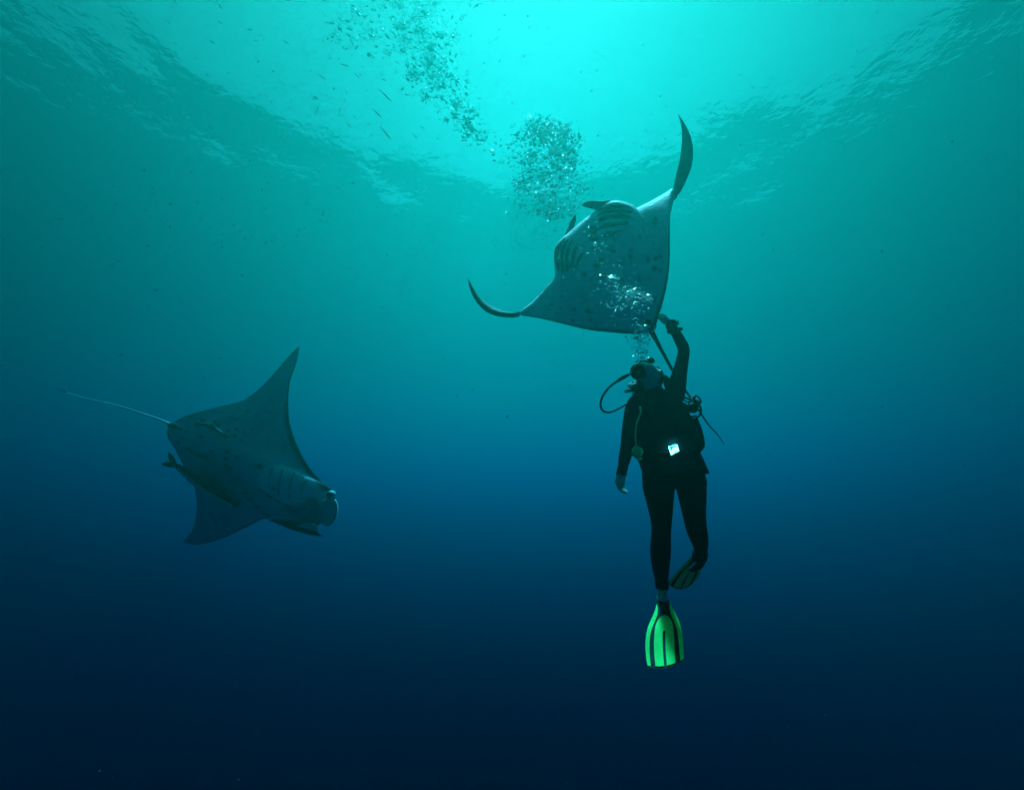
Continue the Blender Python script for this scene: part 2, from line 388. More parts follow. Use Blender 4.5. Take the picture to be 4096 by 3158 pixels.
def near_ray():
    cv = lambda x, y: (1800 + .59376 * x, 400 + .59376 * y)
    c5 = lambda x, y: (2180 + .20191 * x, 780 + .20191 * y)
    flat = lambda d: 3.08 + (d - 3.08) * .70
    root = thing('manta_ray', 'large pale bellied manta ray overhead with dark gill slits and upswept wing tips', 'manta ray', px(2602, 1317, 3.1))
    S = [(122, 1205, 3.75, 121, 1204, 3.74, .02), (137, 1270, 3.72, 141, 1238, 3.76, .05), (172, 1346, 3.68, 170, 1288, 3.76, .07), (230, 1412, 3.64, 215, 1347, 3.74, .08),
         (300, 1447, 3.60, 290, 1396, 3.72, .09), (390, 1459, 3.56, 375, 1428, 3.68, .10), (450, 1452, 3.54, 452, 1442, 3.60, .11),
         (492, 1412, 3.58, 502, 1452, 3.52, .13), (560, 1355, 3.62, 600, 1467, 3.46, .17), (640, 1268, 3.68, 720, 1495, 3.40, .26), (708, 1185, 3.72, 840, 1525, 3.34, .42),
         (702, 1070, 3.80, 960, 1550, 3.29, .68), (715, 980, 3.86, 1080, 1562, 3.23, .9), (790, 905, 3.92, 1200, 1572, 3.17, 1.0), (868, 838, 3.96, 1335, 1566, 3.10, 1.0),
         (985, 748, 3.98, 1378, 1530, 3.08, 1.0), (1050, 702, 3.98, 1402, 1460, 3.08, .95), (1115, 685, 3.97, 1432, 1365, 3.12, .85), (1190, 700, 3.95, 1462, 1230, 3.20, .68),
         (1240, 735, 3.93, 1478, 1080, 3.28, .5), (1310, 708, 3.92, 1479, 920, 3.38, .34), (1400, 660, 3.92, 1480, 810, 3.48, .24), (1468, 620, 3.92, 1484, 765, 3.56, .18),
         (1500, 600, 3.88, 1489, 735, 3.66, .14), (1522, 640, 3.82, 1498, 660, 3.78, .11), (1548, 622, 3.80, 1508, 582, 3.88, .10), (1591, 540, 3.82, 1525, 500, 3.92, .10),
         (1629, 440, 3.86, 1548, 405, 3.94, .09), (1638, 330, 3.90, 1561, 300, 3.97, .08), (1617, 232, 3.94, 1562, 220, 3.99, .06), (1578, 155, 3.98, 1553, 150, 4.0, .04), (1537, 97, 4.02, 1536, 98, 4.02, .02)]
    spots_shade = [(1385, 1068, 9), (1330, 1077, 7), (1418, 1048, 8), (1375, 1133, 10), (1418, 1146, 7), (1275, 1205, 10), (1178, 1172, 9), (1280, 930, 7), (1372, 967, 6), (1213, 1050, 11), (1220, 1012, 6),
             (1150, 1100, 9), (1090, 1010, 12), (1040, 1190, 14), (1150, 1215, 10), (1020, 1080, 15), (985, 1110, 10), (960, 870, 18), (965, 930, 17), (975, 1000, 12), (1375, 1340, 8), (840, 1410, 8), (835, 1480, 5),  # stacked large marks paint the dark shadow stroke at the mouth
             (905, 1175, 11), (935, 1420, 10), (945, 1480, 8), (985, 1520, 4), (1000, 1545, 4), (690, 1380, 5), (740, 1400, 4), (770, 1350, 4), (750, 1320, 5), (1385, 800, 8), (1375, 830, 7), (1297, 872, 5),
             (1330, 1500, 15), (1350, 1540, 13), (1300, 1480, 8), (720, 1430, 3), (660, 1410, 3), (1100, 940, 9)]
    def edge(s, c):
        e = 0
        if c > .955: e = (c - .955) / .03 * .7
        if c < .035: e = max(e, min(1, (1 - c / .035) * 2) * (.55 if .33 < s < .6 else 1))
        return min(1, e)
    S = [(a, b, flat(c), d, e, flat(f), g) for a, b, c, d, e, f, g in S]
    body, bvh = sheet(S, cv, (M['belly_near'], root), nspan=190, nch=44, tmax=.17, spots_shade=spots_shade, edge=edge, bfac=.62)
    R1 = [([(1015, 320), (1200, 185), (1400, 140), (1600, 190), (1750, 262)], [(1050, 325), (1200, 258), (1400, 235), (1600, 245), (1745, 272)]),
          ([(1005, 410), (1180, 290), (1400, 248), (1600, 270), (1785, 322)], [(1040, 420), (1200, 365), (1400, 340), (1600, 345), (1720, 355)]),
          ([(1015, 530), (1120, 430), (1350, 372), (1550, 375), (1740, 418)], [(1060, 535), (1200, 485), (1400, 460), (1600, 462), (1690, 445)]),
          ([(1030, 665), (1180, 560), (1400, 530), (1600, 520), (1670, 540)], [(1070, 670), (1250, 635), (1450, 605), (1600, 580), (1660, 548)]),
          ([(1110, 820), (1200, 745), (1350, 710), (1540, 685)], [(1160, 830), (1280, 815), (1400, 760), (1530, 695)]),
          ([(405, 825), (295, 925), (218, 1030), (190, 1150), (200, 1300), (258, 1520)], [(405, 825), (330, 950), (285, 1060), (262, 1180), (265, 1350), (290, 1500)]),
          ([(470, 850), (360, 960), (310, 1100), (298, 1250), (305, 1400), (315, 1560)], [(460, 880), (405, 1000), (375, 1120), (355, 1250), (370, 1400), (380, 1540)]),
          ([(545, 885), (470, 960), (420, 1100), (405, 1250), (405, 1400), (415, 1550)], [(545, 900), (515, 1000), (490, 1120), (475, 1250), (480, 1400), (455, 1530)]),
          ([(655, 965), (580, 1040), (535, 1180), (515, 1320), (495, 1440)], [(660, 975), (625, 1080), (595, 1180), (575, 1280), (515, 1440)]),
          ([(765, 1105), (690, 1180), (630, 1300), (565, 1470)], [(772, 1120), (735, 1220), (665, 1350), (578, 1470)])]
    for t, b in R1: slit(bvh, t, b, c5, root, M['slit'], 3.7)
    # cephalic fins: two limp flattened lobes in front of the mouth
    for pts, rad in (([(1260, 235, 3.97), (1080, 215, 4.0), (920, 185, 4.04), (800, 190, 4.06), (735, 212, 4.07)], [.05, .036, .030, .018, .004]),
                     ([(475, 790, 3.95), (505, 690, 4.0), (540, 570, 4.05), (575, 480, 4.08), (602, 400, 4.1)], [.030, .022, .019, .015, .004])):
        mb = MB(); tube(mb, [px(*c5(x, y), flat(d)) for x, y, d in pts], [r * 1.15 for r in rad], 12, .35, VIEW, n=22)
        mb.build('cephalic_fin', M['back'], root)
    mb = MB()
    T = [(2596, 1306, 3.09), (2610, 1332, 3.11), (2640, 1388, 3.17), (2690, 1480, 3.28), (2740, 1558, 3.38), (2775, 1608, 3.42), (2830, 1692, 3.45), (2870, 1737, 3.47), (2897, 1776, 3.48)]
    tube(mb, [px(*p) for p in T], [.026, .018, .0125, .0105, .0085, .0075, .006, .0045, .002], 9, n=60)
    mb.build('tail', M['back'], root)
    for sgn, P in ((0, [(2570, 1296), (2596, 1328), (2588, 1333), (2566, 1333)]), (1, [(2612, 1290), (2628, 1296), (2616, 1322), (2606, 1326)])):
        q = [px(x, y, 3.09) for x, y in P]; mb = MB(); c = sum(q, Vector()) / 4
        ell(mb, c, (q[0] - q[2]) / 2, VIEW * .012, (q[1] - q[3]) / 2, 14, 8); mb.build('pelvic_fin', M['belly_near'], root)
    return bvh
BVH_NEAR = near_ray()

def far_ray():
    cv = lambda x, y: (150 + .59524 * x, 1350 + .59524 * y)
    root = thing('manta_ray', 'banking manta ray at lower left with one wing raised and a thin pale tail', 'manta ray', px(675, 1700, 5.7))
    S = [(1760, 55, 6.2, 1758, 56, 6.2, .02), (1747, 140, 6.17, 1700, 112, 6.18, .05), (1722, 220, 6.13, 1620, 205, 6.15, .08), (1698, 290, 6.08, 1520, 315, 6.11, .12),
         (1686, 390, 6.02, 1440, 385, 6.06, .17), (1686, 480, 5.97, 1360, 430, 6.02, .22), (1695, 570, 5.92, 1260, 455, 5.97, .3), (1720, 660, 5.87, 1170, 477, 5.92, .4),
         (1765, 765, 5.81, 1080, 500, 5.87, .55), (1830, 875, 5.75, 1000, 525, 5.82, .75), (1905, 960, 5.69, 940, 555, 5.78, .92), (1972, 1018, 5.64, 893, 584, 5.75, 1), (2000, 1075, 5.60, 873, 618, 5.73, 1.0),
         (1985, 1170, 5.58, 871, 650, 5.73, 1.0), (1935, 1235, 5.58, 884, 690, 5.74, .95), (1810, 1275, 5.60, 905, 715, 5.75, .9), (1690, 1262, 5.64, 932, 762, 5.77, .8), (1600, 1240, 5.68, 962, 820, 5.8, .66),
         (1530, 1215, 5.73, 1002, 892, 5.84, .5), (1450, 1250, 5.80, 1040, 960, 5.9, .36), (1370, 1290, 5.88, 1062, 1030, 5.97, .28), (1270, 1338, 6.0, 1072, 1120, 6.06, .2), (1170, 1372, 6.1, 1066, 1210, 6.14, .14),
         (1090, 1387, 6.2, 1045, 1290, 6.22, .09), (1030, 1385, 6.26, 1010, 1335, 6.28, .05), (982, 1370, 6.3, 980, 1370, 6.3, .02)]
    spots_shade = [(1085, 600, 7), (1092, 660, 7), (1160, 760, 8), (1215, 592, 9), (1200, 580, 6), (1280, 628, 6), (1330, 615, 7), (1320, 660, 7), (1395, 635, 8), (1388, 690, 7), (1310, 545, 6), (1340, 555, 6), (1360, 487, 4), (1410, 490, 5),
             (1260, 745, 7), (1275, 768, 6), (1262, 813, 8), (1335, 803, 8), (1268, 860, 9), (1285, 882, 9), (1440, 615, 5), (1110, 553, 7), (1190, 560, 5), (1490, 862, 8), (1430, 1090, 10), (1400, 1040, 7), (1475, 1140, 9), (1520, 1170, 9),
             (1545, 1190, 9), (1130, 800, 12), (1090, 795, 8), (945, 700, 8), (1000, 735, 6), (1040, 765, 6), (920, 600, 10), (960, 610, 7), (1000, 628, 5), (1762, 858, 4), (1640, 1000, 3), (1580, 1010, 6), (1540, 985, 6), (1855, 1112, 24, .8, .8), (1825, 1108, 24, .8, .8), (1780, 1140, 26, .7, .9), (1740, 1160, 30, .6, .9), (1680, 1150, 30, .5, .9), (1800, 1190, 40, .5, .9), (1860, 1180, 34, .55, .9), (1160, 830, 40, .45, .9), (1240, 905, 42, .5, .9), (1330, 965, 42, .5, .9), (1050, 760, 30, .4, .9), (1420, 1020, 34, .4, .9)]  # last soft discs paint shade round the mouth and along the belly midline
    def pale(x, y):
        u, v = (x - 150) / .59524, (y - 1350) / .59524
        # the whiter gill plate: a rounded patch between eye and shoulder
        a = ((u - 1690) * .9 + (v - 1000) * .42) / 235; b = ((v - 1000) * .9 - (u - 1690) * .42) / 118
        k = a * a + b * b
        p = max(0, min(1, (1.12 - k) / .25))
        if u > 1890: p = max(p, min(1, (u - 1890) / 40) * (1 if 1100 < v < 1240 else .4))
        return p
    def edge(s, c):
        e = 0
        w_ = .10 if .18 < s < .47 else .05
        if c < w_: e = min(1, (1 - c / w_) * 2.2) * (1 if s < .5 else .6)
        if c > .97: e = max(e, (c - .97) / .02 * .6)
        return min(1, e)
    body, bvh = sheet(S, cv, (M['belly_far'], root), nspan=170, nch=48, tmax=.20, spots_shade=spots_shade, pale=pale, edge=edge, skew=1.0, bfac=.36)
    c6 = lambda x, y: (600 + .3663 * x, 1700 + .3663 * y)
    for t in ([(1205, 470), (1165, 540), (1150, 640)], [(1330, 455), (1300, 560), (1290, 680)], [(1445, 475), (1400, 620), (1395, 770)], [(1575, 500), (1520, 660), (1510, 830)], [(1705, 570), (1650, 690), (1640, 800)]):
        slit(bvh, [(a - 6, b) for a, b in t], [(a + 20, b + 6) for a, b in t], c6, root, M['fold'], 5.6, .004)
    for a in ((1205, 685), (1305, 745), (1410, 810), (1520, 862)):
        slit(bvh, [(a[0] - 20, a[1] - 12), (a[0], a[1] - 12), (a[0] + 16, a[1] + 4)], [(a[0] - 18, a[1] - 8), (a[0] - 4, a[1] + 7), (a[0] + 16, a[1] + 10)], c6, root, M['pale'], 5.5, .01, 'gill_raker')
        slit(bvh, [(a[0] - 60, a[1] - 10), (a[0] - 10, a[1] + 16), (a[0] + 40, a[1] + 40)], [(a[0] - 60, a[1] - 4), (a[0] - 18, a[1] + 30), (a[0] + 40, a[1] + 46)], c6, root, M['slit'], 5.5, .006)
    # head lobes
    lobe = [(1890, 1098), (1945, 1080), (1995, 1082), (2016, 1110), (2021, 1150), (2014, 1192), (1994, 1232), (1962, 1262), (1934, 1266), (1912, 1235), (1898, 1180)]
    plate_outline([cv(*p) for p in lobe], 5.54, .03, .03).build('cephalic_fin', M['lobe'], root)
    mb = MB()
    tube(mb, [px(*cv(x, y), d) for x, y, d in ((1560, 1222, 5.70), (1680, 1255, 5.60), (1780, 1282, 5.54), (1850, 1306, 5.5), (1914, 1333, 5.47))], [.01, .04, .05, .036, .004], 14, .5, VIEW, n=24)
    mb.build('cephalic_fin', M['back'], root)
    mb = MB()
    P = [(1735, 1268), (1800, 1250), (1850, 1255), (1868, 1270), (1885, 1300), (1840, 1290), (1790, 1278)]
    q = [px(*cv(x, y), 5.49 - .01 * (i % 3)) for i, (x, y) in enumerate(P)]
    n = len(q); mb.add(q + [p + VIEW * .05 for p in q], [tuple(range(n)), tuple(range(n, 2 * n))[::-1]] + [(i, (i + 1) % n, n + (i + 1) % n, n + i) for i in range(n)])
    mb.build('lobe_lining', M['pale'], root)
    mb = MB(); c = px(*cv(1974, 1052), 5.57)
    ell(mb, c, RIGHT * .058, UP * .046, VIEW * .05, 18, 12); e = mb.build('eye_bulge', M['lobe'], root)
    mb = MB(); ell(mb, px(*cv(1964, 1052), 5.518), RIGHT * .040, UP * .035, VIEW * .02, 16, 10); mb.build('eye', M['eye'], root)
    T = [(905, 588, 5.7), (820, 550, 5.72), (700, 508, 5.75), (600, 475, 5.78), (500, 447, 5.8), (400, 425, 5.83), (330, 410, 5.85), (250, 388, 5.87), (195, 367, 5.88), (120, 337, 5.9)]
    mb = MB(); tube(mb, [px(*cv(x, y), d) for x, y, d in T[:9]], [.019, .012, .009, .008, .0075, .007, .0065, .006, .005], 8, n=46); mb.build('tail', M['lobe'], root)
    mb = MB(); tube(mb, [px(*cv(x, y), d) for x, y, d in T[8:]], [.008, .002], 8, n=8); mb.build('tail_tip', M['back'], root)
    mb = MB(); p = px(*cv(1000, 522), 5.76); ell(mb, px(*cv(900, 588), 5.68), RIGHT * .05, VIEW * .02, UP * .03, 12, 8); mb.build('dorsal_fin', M['back'], root)
    return bvh
BVH_FAR = far_ray()
FAR = 1.36     # the far ray is built at 5.7 m, then set at its real distance and size, with its remoras
def set_far(o): o.location = o.location * FAR; o.scale = (FAR, FAR, FAR)
set_far(bpy.data.objects['manta_ray.001'])

def remora(label, pts, rmax, dark, pale_m):
    root = thing('remora', label, 'fish', pts[-1])
    n = 28; q = [Vector(r) for r in cr(pts, n)]
    prof = lambda t: rmax * (.10 + .9 * math.sin(math.pi * min(1, t * .93 + .03)) ** .75) if t < .97 else rmax * .22
    mb = MB(); tube(mb, q, [prof(i / (n - 1)) for i in range(n)], 14, .7, VIEW)
    # upper half dark, lower half pale
    t = (q[-1] - q[0]).normalized(); side = t.cross(VIEW).normalized()
    if side.z < 0: side = -side
    for k, f in enumerate(mb.f):
        c = sum((mb.v[i] for i in f), Vector()) / len(f)
        near = min(q, key=lambda a: (a - c).length_squared)
        mb.m[k] = 0 if (c - near).dot(side) > -.1 * rmax else 1
    mb.build('body', [dark, pale_m], root)
    a = q[0]; back = (q[0] - q[3]).normalized()
    for s in (-1, 1):
        mb = MB(); tube(mb, [a - back * .02, a + back * rmax * 1.1 + side * s * rmax * .55, a + back * rmax * 2.0 + side * s * rmax * 1.1], [rmax * .25, rmax * .42, .002], 8, .2, VIEW, n=8)
        mb.build('tail_fin', dark, root)
    b = q[int(n * .72)]
    mb = MB(); tube(mb, [b - side * rmax * .4, b - side * rmax * 1.2 - t * rmax * .8, b - side * rmax * 1.5 - t * rmax * 1.7], [rmax * .3, rmax * .35, .003], 8, .25, VIEW, n=8); mb.build('pectoral_fin', pale_m, root)
    mb = MB(); tube(mb, [q[int(n * .3)] + side * rmax * .6, q[int(n * .45)] + side * rmax * 1.15, q[int(n * .62)] + side * rmax * .8], [.004, rmax * .3, .004], 8, .3, VIEW, n=10); mb.build('dorsal_fin', dark, root)
    mb = MB(); h = q[-3]; ell(mb, h + side * rmax * .45 - VIEW * rmax * .1, t * rmax * .8, VIEW * rmax * .45, side * rmax * .15, 12, 8); mb.build('sucker_disc', dark, root)
    set_far(root)

cvf = lambda x, y, d: px(150 + .59524 * x, 1350 + .59524 * y, d)
remora('dark striped remora with forked tail hanging below the left ray', [cvf(925, 855, 5.62), cvf(1000, 905, 5.61), cvf(1080, 962, 5.60), cvf(1180, 1035, 5.58), cvf(1270, 1090, 5.56), cvf(1352, 1133, 5.55)], .082, M['remora_dark'], M['remora_pale'])
remora('small pale remora clinging flat to the upper belly of the left ray', [cvf(1085, 580, 5.74), cvf(1130, 588, 5.73), cvf(1180, 612, 5.71), cvf(1235, 645, 5.69), cvf(1282, 675, 5.67)], .034, M['remora_dark'], M['remora_pale'])

# ------------------------------------------------------------------ the diver
D0 = 2.95
person = thing('person', 'scuba diver in black wetsuit and bright green fins reaching up to the ray', 'person', px(2655, 2395, 2.88))

def hand_right(mb):
    """relaxed hand hanging at the diver's side"""
    w0 = px(2485, 1884, 2.86)
    tube(mb, [px(2486, 1872, 2.87), w0, px(2484, 1905, 2.85), px(2480, 1925, 2.845), px(2478, 1938, 2.845)], [.026, .024, .030, .034, .028], 14, .62, VIEW, n=10)
    fing = [([(2471, 1930, 2.83), (2474, 1950, 2.82), (2487, 1962, 2.81), (2504, 1967, 2.81)], .0088),
            ([(2476, 1934, 2.845), (2481, 1955, 2.835), (2494, 1967, 2.825), (2512, 1970, 2.82)], .0092),
            ([(2481, 1936, 2.86), (2487, 1956, 2.85), (2500, 1966, 2.845), (2514, 1967, 2.84)], .0088),
            ([(2485, 1934, 2.875), (2491, 1952, 2.868), (2502, 1960, 2.865), (2512, 1961, 2.86)], .0076),
            ([(2489, 1902, 2.845), (2494, 1920, 2.83), (2493, 1938, 2.82), (2489, 1952, 2.815)], .0098)]
    for p, r in fing: tube(mb, [px(*a) for a in p], [r * 1.1, r, r * .92, r * .75], 9, n=12)

def hand_left(mb):
    """raised hand laid against the ray's trailing edge"""
    tube(mb, [px(2700, 1325, 2.96), px(2686, 1302, 2.97), px(2674, 1288, 2.98), px(2660, 1278, 2.99), px(2654, 1273, 2.995)], [.027, .025, .031, .034, .026], 14, .6, (UP * .8 + RIGHT * .5), n=10)
    fing = [([(2662, 1288, 2.97), (2650, 1282, 2.985), (2640, 1276, 3.0), (2632, 1273, 3.015)], .0088),
            ([(2658, 1280, 2.985), (2646, 1272, 3.0), (2638, 1266, 3.015), (2633, 1264, 3.03)], .0092),
            ([(2661, 1272, 3.0), (2651, 1264, 3.01), (2645, 1258, 3.025), (2641, 1257, 3.04)], .0088),
            ([(2668, 1270, 3.01), (2660, 1263, 3.02), (2655, 1258, 3.03), (2652, 1257, 3.04)], .0076),
            ([(2676, 1293, 2.95), (2664, 1293, 2.945), (2652, 1288, 2.955), (2643, 1283, 2.965)], .0098)]
    for p, r in fing: tube(mb, [px(*a) for a in p], [r * 1.1, r, r * .92, r * .75], 9, n=12)

FACE = (RIGHT * -.42 + UP * .87 + VIEW * .10).normalized()     # where the face looks
CROWN = (VIEW * .90 - UP * .05 + RIGHT * .34); CROWN = (CROWN - FACE * CROWN.dot(FACE)).normalized()
EARS = FACE.cross(CROWN).normalized()
HC = px(2600, 1508, 3.0)                                       # middle of the skull

def body():
    mb = MB()
    loft(mb, [(2584, 2650, 1556, 2.97, .055), (2540, 2690, 1580, 2.97, .085), (2518, 2715, 1605, 2.97, .10), (2516, 2735, 1640, 2.96, .115), (2530, 2745, 1690, 2.95, .12), (2548, 2758, 1740, 2.95, .115),
              (2560, 2775, 1790, 2.95, .11), (2568, 2795, 1840, 2.95, .115), (2570, 2812, 1885, 2.95, .125), (2571, 2822, 1920, 2.95, .125), (2574, 2822, 1942, 2.95, .11)], 26, n=40, p=2.3)
    loft(mb, [(2576, 2694, 1905, 2.95, .085), (2571, 2697, 1945, 2.95, .09), (2584, 2692, 2000, 2.94, .085), (2597, 2688, 2050, 2.93, .078), (2605, 2685, 2090, 2.915, .07), (2607, 2682, 2130, 2.905, .064),
              (2603, 2682, 2180, 2.905, .066), (2602, 2681, 2212, 2.90, .066), (2611, 2675, 2280, 2.89, .054), (2624, 2670, 2335, 2.88, .040), (2629, 2668, 2370, 2.88, .036), (2627, 2669, 2405, 2.87, .042)], 20, n=44)
    loft(mb, [(2702, 2820, 1905, 2.95, .085), (2704, 2823, 1947, 2.94, .09), (2718, 2822, 2000, 2.91, .085), (2729, 2820, 2045, 2.88, .08), (2742, 2823, 2100, 2.86, .075), (2750, 2828, 2130, 2.88, .075), (2760, 2830, 2155, 2.94, .07),
              (2775, 2828, 2188, 3.02, .06), (2781, 2820, 2222, 3.10, .045), (2784, 2816, 2245, 3.15, .04)], 20, n=40)
    # hanging arm
    tube(mb, [px(2560, 1606, 2.95), px(2540, 1625, 2.93), px(2524, 1675, 2.91), px(2514, 1740, 2.9), px(2508, 1785, 2.895), px(2499, 1830, 2.88), px(2490, 1872, 2.87), px(2486, 1884, 2.86)],
         [.062, .060, .050, .045, .042, .039, .030, .026], 16, n=34)
    # raised arm
    tube(mb, [px(2680, 1610, 2.96), px(2702, 1560, 2.96), px(2716, 1500, 2.95), px(2727, 1450, 2.94), px(2735, 1398, 2.93), px(2722, 1366, 2.94), px(2704, 1332, 2.955), px(2688, 1304, 2.97)],
         [.075, .064, .050, .041, .037, .035, .031, .027], 16, n=36)
    hand_right(mb); hand_left(mb)
    # neck and head
    tube(mb, [px(2628, 1585, 2.98), px(2612, 1555, 2.98), px(2598, 1528, 2.975), px(2592, 1505, 2.98)], [.062, .056, .054, .054], 16, n=12)
    ell(mb, HC, EARS * .074, FACE * .088, CROWN * .098, 24, 16)
    jaw = HC + FACE * .045 - CROWN * .062
    ell(mb, jaw, EARS * .056, FACE * .055, CROWN * .052, 20, 14)
    ell(mb, HC + FACE * .075 - CROWN * .098, EARS * .024, FACE * .022, CROWN * .020, 14, 10)           # chin
    ell(mb, HC + FACE * .104 - CROWN * .012, EARS * .016, FACE * .020, CROWN * .026, 14, 10)           # nose
    ell(mb, HC + FACE * .092 - CROWN * .052, EARS * .026, FACE * .012, CROWN * .008, 14, 8)            # upper lip
    ell(mb, HC + FACE * .088 - CROWN * .068, EARS * .023, FACE * .012, CROWN * .008, 14, 8)            # lower lip
    ell(mb, HC + FACE * .080 + CROWN * .030, EARS * .055, FACE * .014, CROWN * .010, 14, 8)            # brow
    for s in (-1, 1): ell(mb, HC + EARS * .078 * s - CROWN * .01, EARS * .009, FACE * .017, CROWN * .03, 12, 8)
    raw = mb.build('raw', M['suit'], None)
    rm = raw.modifiers.new('r', 'REMESH'); rm.mode = 'VOXEL'; rm.voxel_size = .0052
    sm = raw.modifiers.new('s', 'SMOOTH'); sm.factor = .5; sm.iterations = 4
    dg = bpy.context.evaluated_depsgraph_get(); me = bpy.data.meshes.new_from_object(raw.evaluated_get(dg)); me.name = 'body'
    bpy.data.objects.remove(raw, do_unlink=True)
    me.materials.clear(); me.materials.append(M['suit']); me.materials.append(M['skin'])
    off = world_loc(person)
    for p in me.polygons:
        p.use_smooth = True; x, y, d = unpx(p.center); k = 0
        if y < 1600 and 2480 < x < 2650 and y < 1562 - (x - 2573) * .33 and x < 2643: k = 1     # face and throat above the neckline
        if x < 2692 and y < 1312 and (x - 2681) * .62 + (y - 1306) * .78 < -4: k = 1             # raised hand
        if y > 1893 and x < 2530: k = 1                                                           # hanging hand
        if y > 2346 and x < 2690: k = 1
        if y > 2229 and x > 2770: k = 1
        p.material_index = k
    for v in me.vertices: v.co -= off
    o = bpy.data.objects.new('body', me); COL.objects.link(o); o.parent = person
body()

def cloth():
    # cuffs, collar
    mb = MB(); tube(mb, [px(2492, 1866, 2.872), px(2487, 1884, 2.862), px(2485, 1899, 2.856)], [.034, .0315, .034], 18, n=6); mb.build('cuff', M['suit'], person)
    mb = MB(); tube(mb, [px(2647, 2322, 2.885), px(2648, 2340, 2.88), px(2648, 2348, 2.88)], [.044, .041, .042], 18, n=5); mb.build('cuff', M['suit'], person)
    mb = MB(); tube(mb, [px(2800, 2212, 3.08), px(2800, 2230, 3.12)], [.052, .046], 16); mb.build('cuff', M['suit'], person)
    # vest
    mb = MB()
    loft(mb, [(2538, 2640, 1588, 2.96, .075), (2528, 2735, 1612, 2.95, .13), (2534, 2748, 1650, 2.945, .148), (2538, 2768, 1690, 2.94, .155), (2540, 2784, 1730, 2.94, .155), (2540, 2800, 1765, 2.94, .150), (2534, 2802, 1790, 2.94, .145),
              (2530, 2790, 1805, 2.94, .135), (2534, 2770, 1818, 2.94, .12)], 30, n=36, p=2.6)
    vest = mb.build('buoyancy_vest', M['vest'], person)
    mb = MB()   # flared hem over the hips
    loft(mb, [(2550, 2790, 1795, 2.95, .12), (2553, 2806, 1830, 2.95, .130), (2562, 2820, 1862, 2.95, .135), (2570, 2830, 1884, 2.95, .140)], 28, n=14, p=2.4); mb.build('jacket_hem', M['suit'], person)
    mb = MB(); tube(mb, [px(2600, 1592, 2.90), px(2592, 1640, 2.84), px(2590, 1700, 2.79), px(2600, 1760, 2.79)], [.024, .026, .026, .024], 10, .3, VIEW, n=16); mb.build('shoulder_strap', M['vest'], vest)
    mb = MB(); tube(mb, [px(2668, 1582, 2.90), px(2690, 1640, 2.84), px(2700, 1700, 2.79), px(2694, 1760, 2.79)], [.024, .026, .026, .024], 10, .3, VIEW, n=16); mb.build('shoulder_strap', M['vest'], vest)
    for c, a, b in ((px(2590, 1690, 2.782), .022, .014), (px(2700, 1690, 2.782), .022, .014), (px(2645, 1798, 2.80), .04, .02)):
        mb = MB(); box(mb, c, RIGHT * a, UP * b, VIEW * .006); mb.build('buckle', M['rubber'], vest, smooth=False)
    for c in (px(2590, 1775, 2.80), px(2752, 1770, 2.81)):
        mb = MB(); box(mb, c, RIGHT * .055, UP * .05, VIEW * .02); mb.build('pocket', M['vest'], vest, smooth=False)
    mb = MB(); tube(mb, [px(2640, 1530, 2.96), px(2648, 1514, 2.95), px(2655, 1510, 2.95), px(2668, 1524, 2.95), px(2676, 1545, 2.95)], [.010, .012, .020, .026, .03], 10, .6, VIEW, n=14); mb.build('shoulder_pad', M['vest'], vest)
    mb = MB(); tube(mb, [px(2642, 1519, 2.93), px(2652, 1508, 2.925), px(2663, 1502, 2.92)], [.004, .006, .007], 8, n=8); mb.build('strap_end', M['rubber'], vest)
    # lower edge bulge of the air cell on the right
    mb = MB(); tube(mb, [px(2772, 1660, 2.98), px(2786, 1710, 2.98), px(2796, 1760, 2.98), px(2798, 1785, 2.98), px(2785, 1799, 2.97)], [.02, .03, .034, .03, .018], 12, n=18); mb.build('air_cell', M['vest'], vest)
cloth()

def hair():
    mb = MB()
    rnd = random.Random(5)
    def cap(q):
        r = q - HC; f = r.dot(FACE)
        if r.dot(CROWN) < .01: return HC + r * .86        # throat and jaw stay bare
        return q if f < .02 else HC + (r - FACE * (f - .02)) * .97
    ell(mb, HC - FACE * .008 + CROWN * .006, EARS * .079, FACE * .090, CROWN * .103, 24, 16, fn=cap)
    # loose ends streaming out to the side, in three locks
    for (x0, y0, d0_), (x1, y1, d1), cnt, sp in (((2566, 1532, 3.0), (2505, 1544, 2.97), 26, 5), ((2568, 1546, 3.0), (2497, 1566, 2.96), 46, 6), ((2572, 1562, 3.0), (2524, 1577, 2.98), 20, 4)):
        for k in range(cnt):
            a = rnd.gauss(0, sp); e = rnd.gauss(0, sp * .9); q = rnd.uniform(.7, 1.03)
            p0 = px(x0 + rnd.uniform(-6, 14), y0 + a * .8, d0_ + rnd.uniform(-.02, .02)); p2 = px(x0 + (x1 - x0) * q, y0 + (y1 - y0) * q + e, d1 + rnd.uniform(-.03, .03))
            p1 = (p0 + p2) / 2 + UP * rnd.gauss(.004, .006) + VIEW * rnd.gauss(0, .01)
            tube(mb, [p0, p1, p2], [.0045, .004, .0008], 5, n=6)
    mb.build('hair', M['hair'], person)
hair()

